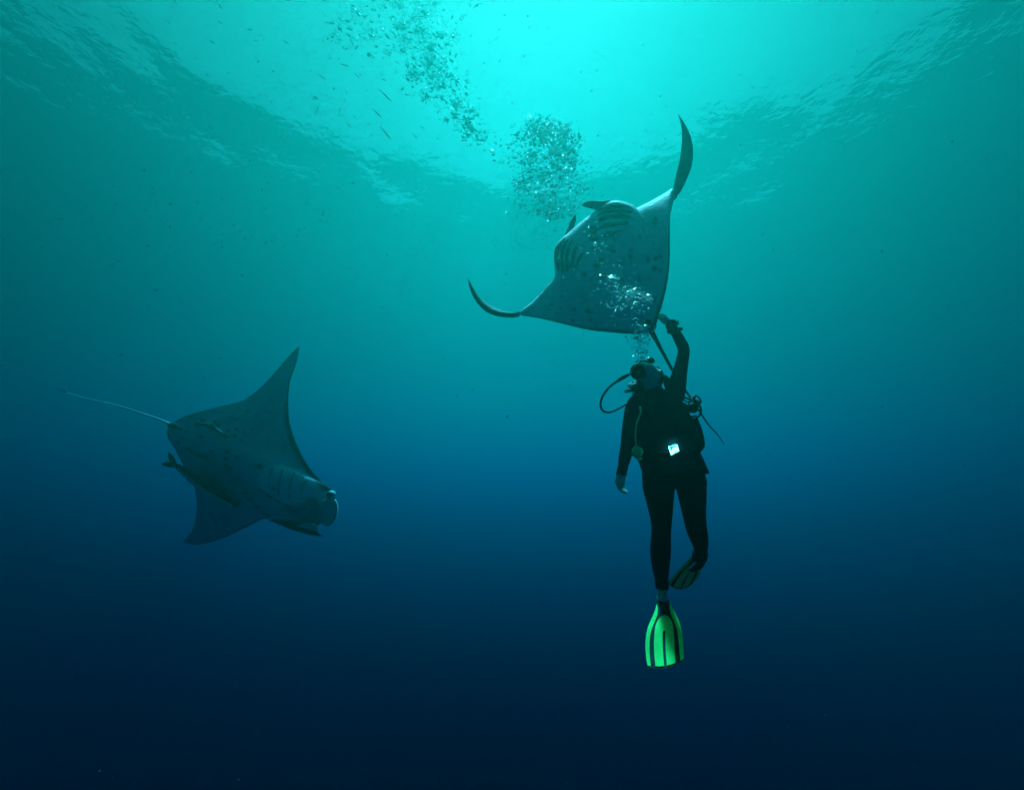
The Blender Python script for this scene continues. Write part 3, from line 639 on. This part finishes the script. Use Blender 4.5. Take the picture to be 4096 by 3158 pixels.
def mask_and_regulator():
    # mask: skirt, two lenses, strap
    c = HC + FACE * .098 + CROWN * .012
    mb = MB(); n = 28; rings = []
    for dz, k in ((-.022, 1.0), (-.004, 1.02), (.016, .95), (.020, .86)):
        rings.append([c + FACE * dz + EARS * (.074 * k * math.copysign(abs(math.cos(a)) ** .7, math.cos(a))) + CROWN * (.042 * k * math.copysign(abs(math.sin(a)) ** .8, math.sin(a)) - (.010 if math.sin(a) < 0 and abs(math.cos(a)) > .5 else 0)) for a in [2 * math.pi * j / n for j in range(n)]])
    v = [q for r in rings for q in r]; f = [(i * n + j, i * n + (j + 1) % n, (i + 1) * n + (j + 1) % n, (i + 1) * n + j) for i in range(3) for j in range(n)] + [tuple(range(n))[::-1], tuple(range(3 * n, 4 * n))]
    mb.add(v, f); mk = mb.build('diving_mask', M['rubber'], person)
    for s in (-1, 1):
        mb = MB(); ell(mb, c + FACE * .021 + EARS * .033 * s + CROWN * .002, EARS * .028, CROWN * .027, FACE * .003, 20, 8); mb.build('lens', M['steel'], mk)
    mb = MB(); m = 32
    pts = [HC + FACE * (.085 * math.cos(a)) + EARS * (.083 * math.sin(a)) + CROWN * (.02 - .01 * math.cos(a)) - FACE * .004 for a in [math.pi * (.28 + 1.44 * j / m) for j in range(m + 1)]]
    tube(mb, pts, [.011] * len(pts), 8, .25, None); mb.build('strap', M['rubber'], mk)
    # second stage in the mouth
    C = px(2552, 1485, 2.875); ax = (RIGHT * -.35 + UP * .35 - VIEW * .87).normalized()
    s1 = ax.cross(UP).normalized(); s2 = ax.cross(s1)
    mb = MB(); rings = []; n = 26
    for dz, r in ((-.05, .020), (-.036, .034), (-.022, .048), (-.002, .050), (.014, .048), (.022, .040), (.025, .020)):
        rings.append([C + ax * dz + (s1 * math.cos(a) + s2 * math.sin(a)) * r for a in [2 * math.pi * j / n for j in range(n)]])
    v = [q for r in rings for q in r]; f = [(i * n + j, i * n + (j + 1) % n, (i + 1) * n + (j + 1) % n, (i + 1) * n + j) for i in range(len(rings) - 1) for j in range(n)] + [tuple(range(n))[::-1], tuple(range((len(rings) - 1) * n, len(rings) * n))]
    mb.add(v, f); rg = mb.build('regulator', M['rubber'], person)
    mb = MB(); tube(mb, [px(2576, 1492, 2.89), px(2558, 1505, 2.885), px(2540, 1511, 2.89)], [.018, .024, .016], 12, .6, VIEW, n=10); mb.build('exhaust_tee', M['rubber'], rg)
    mb = MB(); tube(mb, [px(2568, 1478, 2.90), px(2582, 1480, 2.935)], [.019, .017], 12); mb.build('mouthpiece', M['rubber'], rg)
    mb = MB(); tube(mb, [px(2528, 1491, 2.86), px(2520, 1496, 2.855), px(2513, 1500, 2.85)], [.0075, .0085, .0075], 12); mb.build('hose_fitting', M['steel'], rg)
    mb = MB(); ell(mb, px(2524, 1488, 2.85), RIGHT * .006, UP * .009, VIEW * .006, 12, 8); mb.build('adjusting_knob', M['steel'], rg)
    H = [(2514, 1499, 2.85), (2492, 1510, 2.84), (2469, 1524, 2.83), (2439, 1547, 2.82), (2415, 1577, 2.815), (2402, 1610, 2.815), (2406, 1634, 2.82), (2419, 1646, 2.83), (2440, 1647, 2.84), (2469, 1636, 2.86), (2504, 1616, 2.90), (2536, 1600, 2.98), (2580, 1588, 3.08)]
    mb = MB(); tube(mb, [px(*p) for p in H], [.0066] * len(H), 10, n=90); mb.build('hose', M['rubber'], rg)
    mb = MB(); tube(mb, [px(*p) for p in H[:3]], [.0085, .0115, .008], 10, n=12); mb.build('hose_sleeve', M['rubber'], rg)
    # tank on the back
    mb = MB(); tk = [(px(2668, y, d), r) for y, d, r in ((1590, 3.16, .02), (1600, 3.17, .06), (1618, 3.175, .086), (1700, 3.18, .09), (1800, 3.18, .09), (1850, 3.18, .088), (1866, 3.18, .05))]
    tube(mb, [a for a, b in tk], [b for a, b in tk], 22, n=24); t = mb.build('scuba_tank', M['bluegrey'], person)
    mb = MB(); tube(mb, [px(2668, 1592, 3.16), px(2668, 1576, 3.15)], [.018, .016], 12); tube(mb, [px(2650, 1582, 3.15), px(2690, 1582, 3.15)], [.014, .014], 12); mb.build('valve', M['steel'], t)
    # gear clipped at the right shoulder: stubby second regulator with its looped hose
    mb = MB(); ax = (RIGHT * .45 + UP * .55 - VIEW * .7).normalized()
    c = px(2783, 1600, 2.93)
    tube(mb, [c - ax * .045, c - ax * .03, c + ax * .002, c + ax * .010], [.024, .030, .030, .026], 20); sp = mb.build('spare_regulator', M['bluegrey'], person)
    mb = MB(); tube(mb, [c + ax * .004, c + ax * .016, c + ax * .020], [.034, .034, .028], 22); mb.build('end_cap', M['rubber'], sp)
    c2 = px(2772, 1630, 2.89)
    mb = MB(); ell(mb, c2, RIGHT * .036, UP * .034, VIEW * .03, 20, 14); mb.build('purge_cover', M['rubber'], sp)
    mb = MB(); tube(mb, [c, c2], [.028, .030], 16); mb.build('housing', M['bluegrey'], sp)
    L = [(2718, 1582, 2.93), (2731, 1586, 2.90), (2752, 1594, 2.87), (2774, 1600, 2.855), (2790, 1606, 2.86), (2799, 1622, 2.87), (2804, 1640, 2.88), (2801, 1656, 2.89), (2790, 1667, 2.90), (2772, 1676, 2.91)]
    mb = MB(); tube(mb, [px(*p) for p in L], [.0062] * len(L), 10, n=50); mb.build('hose', M['rubber'], sp)
    mb = MB(); tube(mb, [px(2732, 1592, 2.92), px(2742, 1604, 2.91), px(2758, 1607, 2.90), px(2766, 1600, 2.90)], [.004] * 4, 8, n=16); mb.build('lanyard', M['rubber'], sp)
    # wrist computer on the raised arm
    mb = MB(); tube(mb, [px(2672, 1296, 2.955), px(2690, 1292, 2.945), px(2700, 1297, 2.945)], [.02, .026, .02], 14, n=8)
    ell(mb, px(2681, 1302, 2.945), RIGHT * .030, UP * .030, VIEW * .032, 18, 12); wc = mb.build('wrist_computer', M['rubber'], person)
    mb = MB(); ell(mb, px(2682, 1324, 2.95), RIGHT * .023, UP * .021, VIEW * .028, 16, 10); mb.build('strap_loop', M['rubber'], wc)
    mb = MB(); box(mb, px(2701, 1294, 2.94), (RIGHT + UP * .25) * .021, (UP - RIGHT * .1) * .013, VIEW * .008); mb.build('display_housing', M['rubber'], wc, smooth=False)
    mb = MB(); tube(mb, [px(2704, 1316, 2.94), px(2722, 1315, 2.935), px(2731, 1315, 2.935)], [.011, .0105, .009], 10, .5, VIEW, n=8); mb.build('strap_end', M['rubber'], wc)
mask_and_regulator()

def fin(rows, bulge, d_base, d_tip, vbow, green, pocket, label=None):
    """swim fin: rows give left and right rail pixels from foot pocket to tip"""
    A = cr([(*a, *b) for a, b in rows], 41)
    def P(u, v, h=0):
        i = min(max(v, 0), 1) * 40; k = min(int(i), 39); f = i - k; r = A[k] * (1 - f) + A[k + 1] * f
        t = (u + 1) / 2; x = r[0] * (1 - t) + r[2] * t; y = r[1] * (1 - t) + r[3] * t
        y += bulge * max(0, 1 - u * u) * v ** 3
        d = d_base + (d_tip - d_base) * v + vbow * math.sin(math.pi * v) + .012 * abs(u) ** 2
        return px(x, y, d - h)
    def plate(mb, us, vs_, h0, h1, skip=lambda i, j: False, clip=None):
        """grid plate between heights h0 (rear) and h1 (front); us rows may be functions of v"""
        nu, nv = len(us), len(vs_); idx = lambda i, j, s: (i * nu + j) * 2 + s; v = []; f = []
        for vv in vs_:
            for u in us:
                uu = u(vv) if callable(u) else u
                v += [P(uu, vv, h0), P(uu, vv, h1)]
        cells = {(i, j) for i in range(nv - 1) for j in range(nu - 1) if not skip(i, j)}
        for i, j in cells:
            f.append((idx(i, j, 1), idx(i, j + 1, 1), idx(i + 1, j + 1, 1), idx(i + 1, j, 1))); f.append((idx(i, j, 0), idx(i + 1, j, 0), idx(i + 1, j + 1, 0), idx(i, j + 1, 0)))
            for (a, b), nb in ((((i, j), (i, j + 1)), (i - 1, j)), (((i + 1, j + 1), (i + 1, j)), (i + 1, j)), (((i + 1, j), (i, j)), (i, j - 1)), (((i, j + 1), (i + 1, j + 1)), (i, j + 1))):
                if nb not in cells: f.append((idx(*a, 0), idx(*b, 0), idx(*b, 1), idx(*a, 1)))
        mb.add(v, f)
    root = MB(); plate(root, [-.985, -.8, -.55, -.3, 0, .3, .55, .8, .985], [i / 30 * .995 + .002 for i in range(31)], -.005, .004)
    fo = root.build('fin', M['rubber'], person, smooth=False)
    if label: fo['label'] = label
    half = lambda v: .55 * math.sqrt(max(.0004, 1 - (max(0, .42 - v) / .165) ** 2)) if v < .42 else .55
    vs_ = [.257, .262, .27, .285, .305, .33, .36, .40, .44, .48, .515] + [.515 + (.965 - .515) * i / 14 for i in range(1, 15)]
    mb = MB(); plate(mb, [lambda v: -half(v), lambda v: -half(v) * .6, -.075, .075, lambda v: half(v) * .6, lambda v: half(v)], vs_, .003, .011, skip=lambda i, j: j == 2 and vs_[i] >= .514)
    mb.v = mb.v; mb.build('blade_panel', green, fo, smooth=False)
    inner = lambda v: float(np.interp(v, [0, .05, .12, .25, .4, .5, 1], [-.97, -.90, -.72, -.60, -.70, -.76, -.82]))
    vv = [.03 + (.945) * i / 26 for i in range(27)]
    for s in (-1, 1):
        mb = MB(); plate(mb, [-1.01 * s, lambda v: s * (inner(v) * .5 - .5), lambda v: s * inner(v)][:: (1 if s > 0 else -1)], vv, .001, .013)
        mb.build('side_panel', green, fo, smooth=False)
    for s in (-1, 1):
        mb = MB(); plate(mb, [lambda v: -.70 * s - .035, lambda v: -.70 * s + .035], [.3 + .64 * i / 16 for i in range(17)], .003, .009); mb.build('rib', M['rubber'], fo, smooth=False)
    mb = MB(); loft(mb, pocket, 20, n=18); mb.build('foot_pocket', M['rubber'], fo)
    return fo

c4 = lambda x, y: (2400 + .47506 * x, 1900 + .47506 * y)
near_rows = [((478, 1075), (582, 1062)), ((462, 1140), (612, 1120)), ((425, 1225), (655, 1205)), ((398, 1300), (682, 1290)), ((384, 1400), (695, 1385)), ((388, 1510), (701, 1475)), ((402, 1612), (705, 1553))]
near_rows = [(c4(*a), c4(*b)) for a, b in near_rows]
fin(near_rows, 20, 2.83, 2.38, .02, M['fluo'], [(2629, 2673, 2396, 2.865, .045), (2626, 2679, 2425, 2.83, .052), (2621, 2686, 2455, 2.785, .048), (2622, 2685, 2478, 2.745, .034), (2632, 2676, 2490, 2.72, .02)], 'glowing green fin pointing down at the camera')
far_rows = [((788, 662), (868, 735)), ((735, 720), (855, 775)), ((680, 775), (845, 815)), ((630, 830), (832, 848)), ((592, 875), (812, 878)), ((568, 908), (785, 905))]
far_rows = [(c4(*a), c4(*b)) for a, b in far_rows]
fin(far_rows, 26, 3.17, 3.42, 0, M['fluo_dim'], [(2784, 2817, 2244, 3.13, .045), (2772, 2812, 2258, 3.14, .045), (2760, 2800, 2272, 3.15, .035), (2752, 2786, 2282, 3.16, .02)], 'dim green fin on the bent leg turned away')

def octopus():
    root = thing('backup_regulator', 'yellow green backup regulator and hose hanging down the chest of the diver', 'regulator', px(2549, 1808, 2.80))
    H = [(2561, 1629, 2.80), (2563, 1640, 2.785), (2562, 1652, 2.78), (2555, 1670, 2.775), (2547, 1690, 2.77), (2543, 1716, 2.765), (2541, 1745, 2.77), (2544, 1770, 2.78), (2547, 1792, 2.79)]
    mb = MB(); tube(mb, [px(*p) for p in H], [.0052] * len(H), 10, n=50); mb.build('hose', M['fluo_hose'], root)
    c = px(2549, 1807, 2.785); ax = (UP * .42 - VIEW * .9 - RIGHT * .12).normalized(); s1 = ax.cross(UP).normalized(); s2 = ax.cross(s1)
    def disc(prof, m, name):
        mb = MB(); n = 28; rings = [[c + ax * dz + (s1 * math.cos(a) + s2 * math.sin(a)) * r for a in [2 * math.pi * j / n for j in range(n)]] for dz, r in prof]
        v = [q for r in rings for q in r]; f = [(i * n + j, i * n + (j + 1) % n, (i + 1) * n + (j + 1) % n, (i + 1) * n + j) for i in range(len(rings) - 1) for j in range(n)] + [tuple(range(n))[::-1], tuple(range((len(rings) - 1) * n, len(rings) * n))]
        mb.add(v, f); return mb.build(name, m, root)
    disc([(.006, .034), (.014, .034), (.019, .028), (.020, .010)], M['fluo_hose'], 'purge_cover')
    disc([(.000, .035), (.005, .036)], M['rubber'], 'rim')
    disc([(-.035, .016), (-.025, .028), (-.012, .035), (-.001, .0355)], M['fluo_hose'], 'housing')
    mb = MB(); q = px(2556, 1832, 2.80); tube(mb, [q + UP * .006 - RIGHT * .02, q - UP * .006, q + UP * .005 + RIGHT * .022], [.004, .010, .004], 10, n=8); mb.build('exhaust_tee', M['fluo_hose'], root)
octopus()

def screen_light():
    root = thing('dive_light', 'small square glowing white screen clipped at the waist of the diver', 'dive light', px(2697, 1798, 2.775))
    C = [px(2676, 1785, 2.772), px(2709, 1778, 2.772), px(2717, 1803, 2.765), px(2687, 1818, 2.765)]
    c = sum(C, Vector()) / 4; n = (C[1] - C[0]).cross(C[3] - C[0]).normalized()
    if n.dot(VIEW) > 0: n = -n
    m = bpy.data.materials.new('lit_screen'); m.use_nodes = True; nt = m.node_tree; nt.nodes.clear()
    out = nt.nodes.new('ShaderNodeOutputMaterial'); em = nt.nodes.new('ShaderNodeEmission')
    tc = nt.nodes.new('ShaderNodeTexCoord'); nz = nt.nodes.new('ShaderNodeTexNoise'); nz.inputs['Scale'].default_value = 34; nz.inputs['Detail'].default_value = 2
    nt.links.new(tc.outputs['Object'], nz.inputs[0]); cr_ = nt.nodes.new('ShaderNodeValToRGB')
    cr_.color_ramp.elements[0].position = .44; cr_.color_ramp.elements[0].color = (.004, .20, .19, 1); cr_.color_ramp.elements[1].position = .55; cr_.color_ramp.elements[1].color = (.42, .58, .55, 1)
    nt.links.new(nz.outputs[0], cr_.inputs[0]); nt.links.new(cr_.outputs[0], em.inputs[0]); em.inputs[1].default_value = 1.0
    nt.links.new(em.outputs[0], out.inputs[0])
    gm = bpy.data.materials.new('added_halo_rim'); gm.use_nodes = True; gn = gm.node_tree; gn.nodes.clear(); go = gn.nodes.new('ShaderNodeOutputMaterial'); ge = gn.nodes.new('ShaderNodeEmission')  # added glowing strip round the screen, lights the vest to make a halo
    ge.inputs[0].default_value = (.12, .85, .85, 1); ge.inputs[1].default_value = 6; gn.links.new(ge.outputs[0], go.inputs[0])
    mb = MB(); ri = [c + (p - c) * 1.0 for p in C]; ro = [c + (p - c) * 1.03 for p in C]
    for i in range(4):
        j = (i + 1) % 4; mb.add([ri[i] + n * .002, ri[j] + n * .002, ro[j] - n * .009, ro[i] - n * .009, ri[i] - n * .009, ri[j] - n * .009], [(0, 1, 2, 3), (0, 4, 5, 1), (3, 2, 5, 4), (0, 3, 4), (1, 5, 2)])
    mb.build('added_halo_rim', gm, root, smooth=False)
    mb = MB(); q = [c + (p - c) * .97 for p in C]
    mb.add([p + n * .004 for p in q] + [p - n * .010 for p in q], [(0, 1, 2, 3), (7, 6, 5, 4)] + [(i, (i + 1) % 4, 4 + (i + 1) % 4, 4 + i) for i in range(4)]); mb.build('screen', m, root, smooth=False)
    mb = MB(); mb.add([c + (p - c) * 1.04 - n * .0105 for p in C] + [c + (p - c) * 1.04 - n * .020 for p in C], [(0, 1, 2, 3), (7, 6, 5, 4)] + [(i, (i + 1) % 4, 4 + (i + 1) % 4, 4 + i) for i in range(4)]); mb.build('housing', M['rubber'], root, smooth=False)
    mb = MB(); tube(mb, [px(2690, 1781, 2.772), px(2694, 1776, 2.77), px(2701, 1775, 2.77), px(2705, 1778, 2.772)], [.002] * 4, 8, n=12); mb.build('clip', M['steel'], root)
screen_light()

# ------------------------------------------------------------------ bubbles, specks, small fish
ICO = {}
def ico(k):
    if k not in ICO:
        b = bmesh.new(); bmesh.ops.create_icosphere(b, subdivisions=k, radius=1); b.verts.index_update()
        ICO[k] = ([v.co.copy() for v in b.verts], [tuple(q.index for q in f.verts) for f in b.faces]); b.free()
    return ICO[k]

def bubble_shape(rnd, r, ragged=.35, k=2):
    """squashed, dented air bubble: domed above, hollow below"""
    v, f = ico(k); sx, sy, sz = rnd.uniform(.8, 1.7), rnd.uniform(.6, 1.1), rnd.uniform(.25, .6)
    o = Vector((rnd.uniform(0, 99), rnd.uniform(0, 99), rnd.uniform(0, 99)))
    rot = Matrix.Rotation(rnd.uniform(0, 6.28), 3, 'Z') @ Matrix.Rotation(rnd.gauss(0, .35), 3, 'X') @ Matrix.Rotation(rnd.gauss(0, .35), 3, 'Y')
    out = []
    for q in v:
        k = 1 + ragged * noise.noise(q * 1.3 + o) * 1.6; p = Vector((q.x * sx, q.y * sy, q.z * sz)) * k
        if p.z < 0: p.z *= .35; p.z += .12 * (1 - min(1, q.x * q.x + q.y * q.y))
        out.append(rot @ p * r)
    return out, f

def plume(label, spec, seed, m='air', cat='bubbles', ragged=.35):
    rnd = random.Random(seed); mb = MB()
    for (x, y, d, r) in spec(rnd):
        v, f = bubble_shape(rnd, r, ragged, 1 if r / d * F < 3.2 else 2); c = px(x, y, d); mb.add([c + q for q in v], f)
    o = mb.build('bubble_plume', M[m], None, recalc=False)
    off = px(*unpx(sum(mb.v, Vector()) / len(mb.v))); o.data.transform(Matrix.Translation(-off)); o.location = off
    tag(o, label, cat, kind='stuff')

def size(rnd, lo, hi, k=2.2): return lo + (hi - lo) * rnd.random() ** k

def spec_top(rnd):
    out = []
    axis = [(1570, -90, 250), (1590, 30, 220), (1640, 130, 170), (1700, 230, 125), (1750, 310, 100), (1810, 390, 72), (1865, 465, 52), (1890, 560, 36)]
    A = cr(axis, 200); cl = []
    for k in range(70):
        t = rnd.random() ** 1.6; a = A[int(t * 199)]; cl.append((a[0] + rnd.gauss(0, a[2] * .55), a[1] + rnd.gauss(0, a[2] * .45), rnd.uniform(8, 34) * (1.1 - .6 * t), 8.3 - .8 * t))
    for k in range(4600):
        t = rnd.random() ** 1.6; a = A[int(t * 199)]; d = 8.3 - .8 * t
        if rnd.random() < .6:
            q = rnd.choice(cl); x = q[0] + rnd.gauss(0, q[2]); y = q[1] + rnd.gauss(0, q[2] * .7); d = q[3]
        else: x = a[0] + rnd.gauss(0, a[2] * .60); y = a[1] + rnd.gauss(0, a[2] * .5)
        out.append((x, y, d + rnd.gauss(0, .2), size(rnd, 1.4, 8.5, 2.6) / F * d))
    for x, y, s in ((1665, 120, 22), (1715, 250, 22), (1780, 135, 12), (1720, 310, 17), (1850, 404, 14), (1862, 560, 10), (1780, 345, 12), (1738, 15, 13), (1700, 55, 12), (1980, 610, 13), (1985, 575, 7), (1920, 395, 6), (1870, 330, 9), (1615, 205, 10)):
        for _ in range(7): out.append((x + rnd.gauss(0, s * .55), y + rnd.gauss(0, s * .4), 7.9, s * rnd.uniform(.25, .6) / F * 7.9))
    return out
def spec_mid(rnd):
    out = []; cl = []
    for k in range(60):
        y = rnd.uniform(500, 860); w = np.interp(y, [440, 500, 560, 640, 760, 860], [20, 75, 125, 145, 140, 110]); cl.append((np.interp(y, [440, 560, 700, 900], [2140, 2190, 2200, 2190]) + rnd.uniform(-1, 1) * w, y, rnd.uniform(8, 30)))
    for k in range(4200):
        t = rnd.random(); y = 480 + 390 * t ** .85
        w = np.interp(y, [440, 500, 560, 640, 760, 860, 930], [20, 85, 140, 160, 160, 130, 80]); cx = np.interp(y, [440, 560, 700, 900], [2140, 2190, 2200, 2190])
        x = cx + rnd.gauss(0, 1) * w * .42; d = 7.2 + rnd.gauss(0, .3)
        if rnd.random() < .62:
            q = rnd.choice(cl); x = q[0] + rnd.gauss(0, q[2]); y = q[1] + rnd.gauss(0, q[2] * .75)
        s = size(rnd, 1.4, np.interp(y, [450, 600, 900], [10, 8.5, 5]), 2.2)
        out.append((x, y + rnd.gauss(0, 12), d, s / F * d))
    link = cr([(1890, 560), (1985, 600), (2050, 640), (2110, 720), (2180, 880), (2260, 960), (2350, 1010)], 100)
    for k in range(420):
        a = link[rnd.randrange(100)]; d = 6.6 + rnd.gauss(0, .2); out.append((a[0] + rnd.gauss(0, 45), a[1] + rnd.gauss(0, 40), d, size(rnd, 1.0, 5.5, 3) / F * d))
    for k in range(1300):
        d = 6.5; out.append((2190 + rnd.gauss(0, 130), rnd.uniform(760, 1000), d, size(rnd, 1.0, 3.2, 2) / F * d))
    for x, y, s in ((2118, 505, 20), (2195, 500, 20), (2245, 522, 18), (2210, 610, 20), (2330, 560, 9), (2265, 535, 13), (2145, 530, 20), (2100, 560, 15), (2285, 560, 9), (2230, 555, 16), (2180, 640, 16), (2110, 620, 14), (2050, 575, 8)):
        for _ in range(8): out.append((x + rnd.gauss(0, s * .55), y + rnd.gauss(0, s * .45), 7.2, s * rnd.uniform(.25, .55) / F * 7.2))
    return out
def drift(y): return float(np.interp(y, [900, 1150, 1230, 1310, 1440], [2.25, 2.32, 2.45, 2.62, 2.85]))   # the stream leans out of the ray's shade as it rises
def spec_belly(rnd):
    out = []
    for k in range(300):
        t = rnd.random() ** 1.25; x = 2560 - 330 * t + rnd.gauss(0, 50); y = 1240 - 330 * t + rnd.gauss(0, 55); d = drift(y) + rnd.uniform(-.05, .08)
        out.append((x, y, d, size(rnd, .9, 5.0, 3.2) / F * d))
    for cx, cy, sx, sy, n in ((2460, 1138, 28, 20, 90), (2500, 1228, 48, 34, 160), (2520, 1175, 30, 13, 60), (2560, 1314, 18, 10, 60), (2590, 1195, 22, 9, 36), (2400, 965, 22, 40, 46), (2548, 1352, 24, 24, 70)):
        for k in range(n):
            y = cy + rnd.gauss(0, sy); d = drift(y) + rnd.gauss(0, .03); out.append((cx + rnd.gauss(0, sx), y, d, size(rnd, 1.0, 7.0, 2.6) / F * d))
    return out
def spec_face(rnd):
    out = []
    for k in range(230):
        t = rnd.random(); x = 2572 - 22 * t + rnd.gauss(0, 15 + 10 * t); y = 1448 - 110 * t + rnd.gauss(0, 8); d = 2.87 + rnd.gauss(0, .03)
        out.append((x, y, d, size(rnd, 1.0, 7.0, 2.2) / F * d))
    for k in range(60): out.append((2572 + rnd.gauss(0, 13), 1456 + rnd.gauss(0, 7), 2.86, size(rnd, 1.5, 6, 1.6) / F * 2.86))
    return out
plume('wide column of dark broken bubbles rising to the surface at the top', spec_top, 11, 'broken_air')
plume('dense ragged bubble cloud hanging between the bright surface and the ray', spec_mid, 12, 'broken_air')
plume('fine silvery bubbles scattered in front of the belly of the upper ray', spec_belly, 13, 'froth', ragged=.2)
plume('fresh stream of small bubbles leaving the regulator of the diver', spec_face, 14, 'froth', ragged=.25)

def big_bubbles():
    rnd = random.Random(21)
    L = [(2450, 1120, 25, 'domed silvery air bubble, largest of those against the belly of the upper ray'), (2520, 1178, 20, 'flat capped silvery bubble just right of the largest domed bubble'), (2593, 1188, 17, 'rightmost crescent bubble against the belly of the upper ray'),
         (2555, 1312, 18, 'round shining bubble by the tail root of the upper ray'), (2482, 1200, 14, 'lumpy silvery bubble in the middle of the belly bubble trail'), (2535, 1162, 11, 'small arched bubble above the flat capped one'),
         (2382, 978, 10, 'topmost arched bubble near the mouth of the upper ray'), (2565, 1345, 14, 'smeared bubble below the trailing edge of the upper ray'), (2573, 1442, 12, 'bright bubble breaking away above the diving mask')]
    for x, y, s, lab in L:
        d = drift(y) - .02
        r = s / F * d; o = Vector((rnd.uniform(0, 50), 3, 7)); b = bmesh.new(); bmesh.ops.create_icosphere(b, subdivisions=3, radius=1)
        for q in b.verts:
            c = q.co; k = 1 + .22 * noise.noise(c * 1.6 + o) + .08 * noise.noise(c * 4 + o); z = c.z * .62
            if c.z < 0: z = c.z * .18 + .16 * (1 - min(1, c.x * c.x + c.y * c.y))
            q.co = Vector((c.x * 1.05, c.y * .8, z)) * k * r
        me = bpy.data.meshes.new('bubble'); b.to_mesh(me); b.free(); me.materials.append(M['froth'])
        for p in me.polygons: p.use_smooth = True
        o = bpy.data.objects.new('bubble', me); COL.objects.link(o); o.location = px(x, y, d); o.rotation_euler = (rnd.gauss(.2, .2), rnd.gauss(0, .3), rnd.uniform(0, 6))
        tag(o, lab, 'bubble', 'large air bubbles over the diver')
big_bubbles()

def specks():
    rnd = random.Random(31); mb = MB()
    o8 = [(1, 0, 0), (-1, 0, 0), (0, 1, 0), (0, -1, 0), (0, 0, 1), (0, 0, -1)]; f8 = [(0, 2, 4), (2, 1, 4), (1, 3, 4), (3, 0, 4), (2, 0, 5), (1, 2, 5), (3, 1, 5), (0, 3, 5)]
    for k in range(4200):
        d = rnd.uniform(1.8, 8); x, y = rnd.uniform(-300, 4400), rnd.uniform(-200, 3300)
        if rnd.random() < .6: x, y = rnd.gauss(1250, 750), rnd.gauss(520, 380)
        r = size(rnd, 1.0, 5.5, 2.2) / F * d * .6; c = px(x, y, d); s = [rnd.uniform(.5, 1.5) for _ in range(3)]
        rot = Matrix.Rotation(rnd.uniform(0, 6.28), 3, Vector((rnd.random(), rnd.random(), rnd.random() + .1)))
        mb.add([c + rot @ Vector((a * s[0], b * s[1], e * s[2])) * r * rnd.uniform(.7, 1.3) for a, b, e in o8], f8)
    o = mb.build('drifting_specks', M['speck'], None, smooth=True, recalc=False); tag(o, 'tiny dark plankton specks drifting through the water', 'plankton', kind='stuff')
specks()

def fishes():
    rnd = random.Random(41)
    # one slim fish, 22 cm: body, tail fin, dorsal fin
    n = 12; mb = MB(); L = .22
    pts = [Vector((L * (i / (n - 1) - .5), 0, .004 * math.sin(3 * i / n))) for i in range(n)]
    tube(mb, pts, [.002 + .016 * math.sin(math.pi * min(1, (i + .4) / n * .96)) ** .9 for i in range(n)], 8, .6, (0, 1, 0))
    proto = mb.build('small_fish', M['fish'], None)
    parts = []
    for s in (-1, 1):
        mb = MB(); tube(mb, [Vector((-L * .47, 0, 0)), Vector((-L * .58, 0, .012 * s)), Vector((-L * .66, 0, .024 * s))], [.004, .006, .001], 6, .25, (0, 1, 0)); p = mb.build('tail_fin', M['fish'], None); p.parent = proto; parts.append(p)
    mb = MB(); tube(mb, [Vector((L * .1, 0, .012)), Vector((-L * .02, 0, .024)), Vector((-L * .14, 0, .013))], [.001, .005, .001], 6, .25, (0, 1, 0)); p = mb.build('dorsal_fin', M['fish'], None); p.parent = proto; parts.append(p)
    known = [(1380, 262, 24, .3), (1290, 310, 22, .5), (1262, 390, 17, .5), (1386, 370, 17, 1.35), (1380, 400, 14, .8), (1265, 460, 16, 1.05), (1358, 445, 15, 1.5), (1510, 455, 30, .75), (1545, 385, 36, .7), (1430, 305, 16, .6), (1535, 320, 16, .4), (1330, 530, 16, .75), (1290, 540, 15, .9), (1545, 535, 34, .8), (1265, 395, 20, .5),
             (1690, 510, 18, .6), (1420, 470, 14, .6), (1395, 500, 20, .8), (1272, 432, 16, 1.9), (700, 175, 16, .4), (850, 170, 20, .6), (880, 25, 24, .9), (1000, 120, 18, .4), (1025, 165, 16, .5), (675, 90, 15, .4), (700, 5, 22, 1.0), (665, 195, 14, .3), (915, 293, 15, .3), (830, 300, 14, .9), (785, 235, 12, -.4), (1145, 170, 16, .4), (1150, 3, 16, .5), (1040, 380, 14, .5), (1085, 410, 12, .6), (880, 90, 16, .5),
             (2860, 455, 18, .8), (2905, 430, 14, .9), (3010, 350, 14, .7), (2960, 300, 12, .6), (3290, 520, 14, .8), (430, 880, 10, .5), (1590, 250, 14, .5), (1660, 545, 16, .7), (1750, 555, 12, .5)]
    first = True
    for x, y, hl, ang in known:
        d = rnd.uniform(7.2, 8.4); s = 1.7 * hl / F * d / .26
        yaw = rnd.gauss(0, .35); ax = (RIGHT * math.cos(ang) - UP * math.sin(ang) + VIEW * yaw).normalized()
        side = VIEW - ax * VIEW.dot(ax); side.normalize(); upv = ax.cross(side)
        mw = Matrix((ax, side, upv)).transposed().to_4x4(); mw.translation = px(x, y, d)
        if first: o = proto; first = False
        else:
            o = proto.copy(); COL.objects.link(o)
            for p in parts: c = p.copy(); COL.objects.link(c); c.parent = o
        o.matrix_world = mw @ Matrix.Scale(s, 4)
        if x < 1200: tag(o, 'tiny slender fish in the sparse school below the surface, far upper left', 'fish', 'small fish at the far upper left')
        elif x < 2000: tag(o, 'tiny slender fish in the school beside the top bubble column', 'fish', 'small fish beside the top bubble column')
        else: tag(o, 'tiny slender fish right of the raised wing tip of the upper ray', 'fish', 'small fish right of the raised wing tip')
fishes()
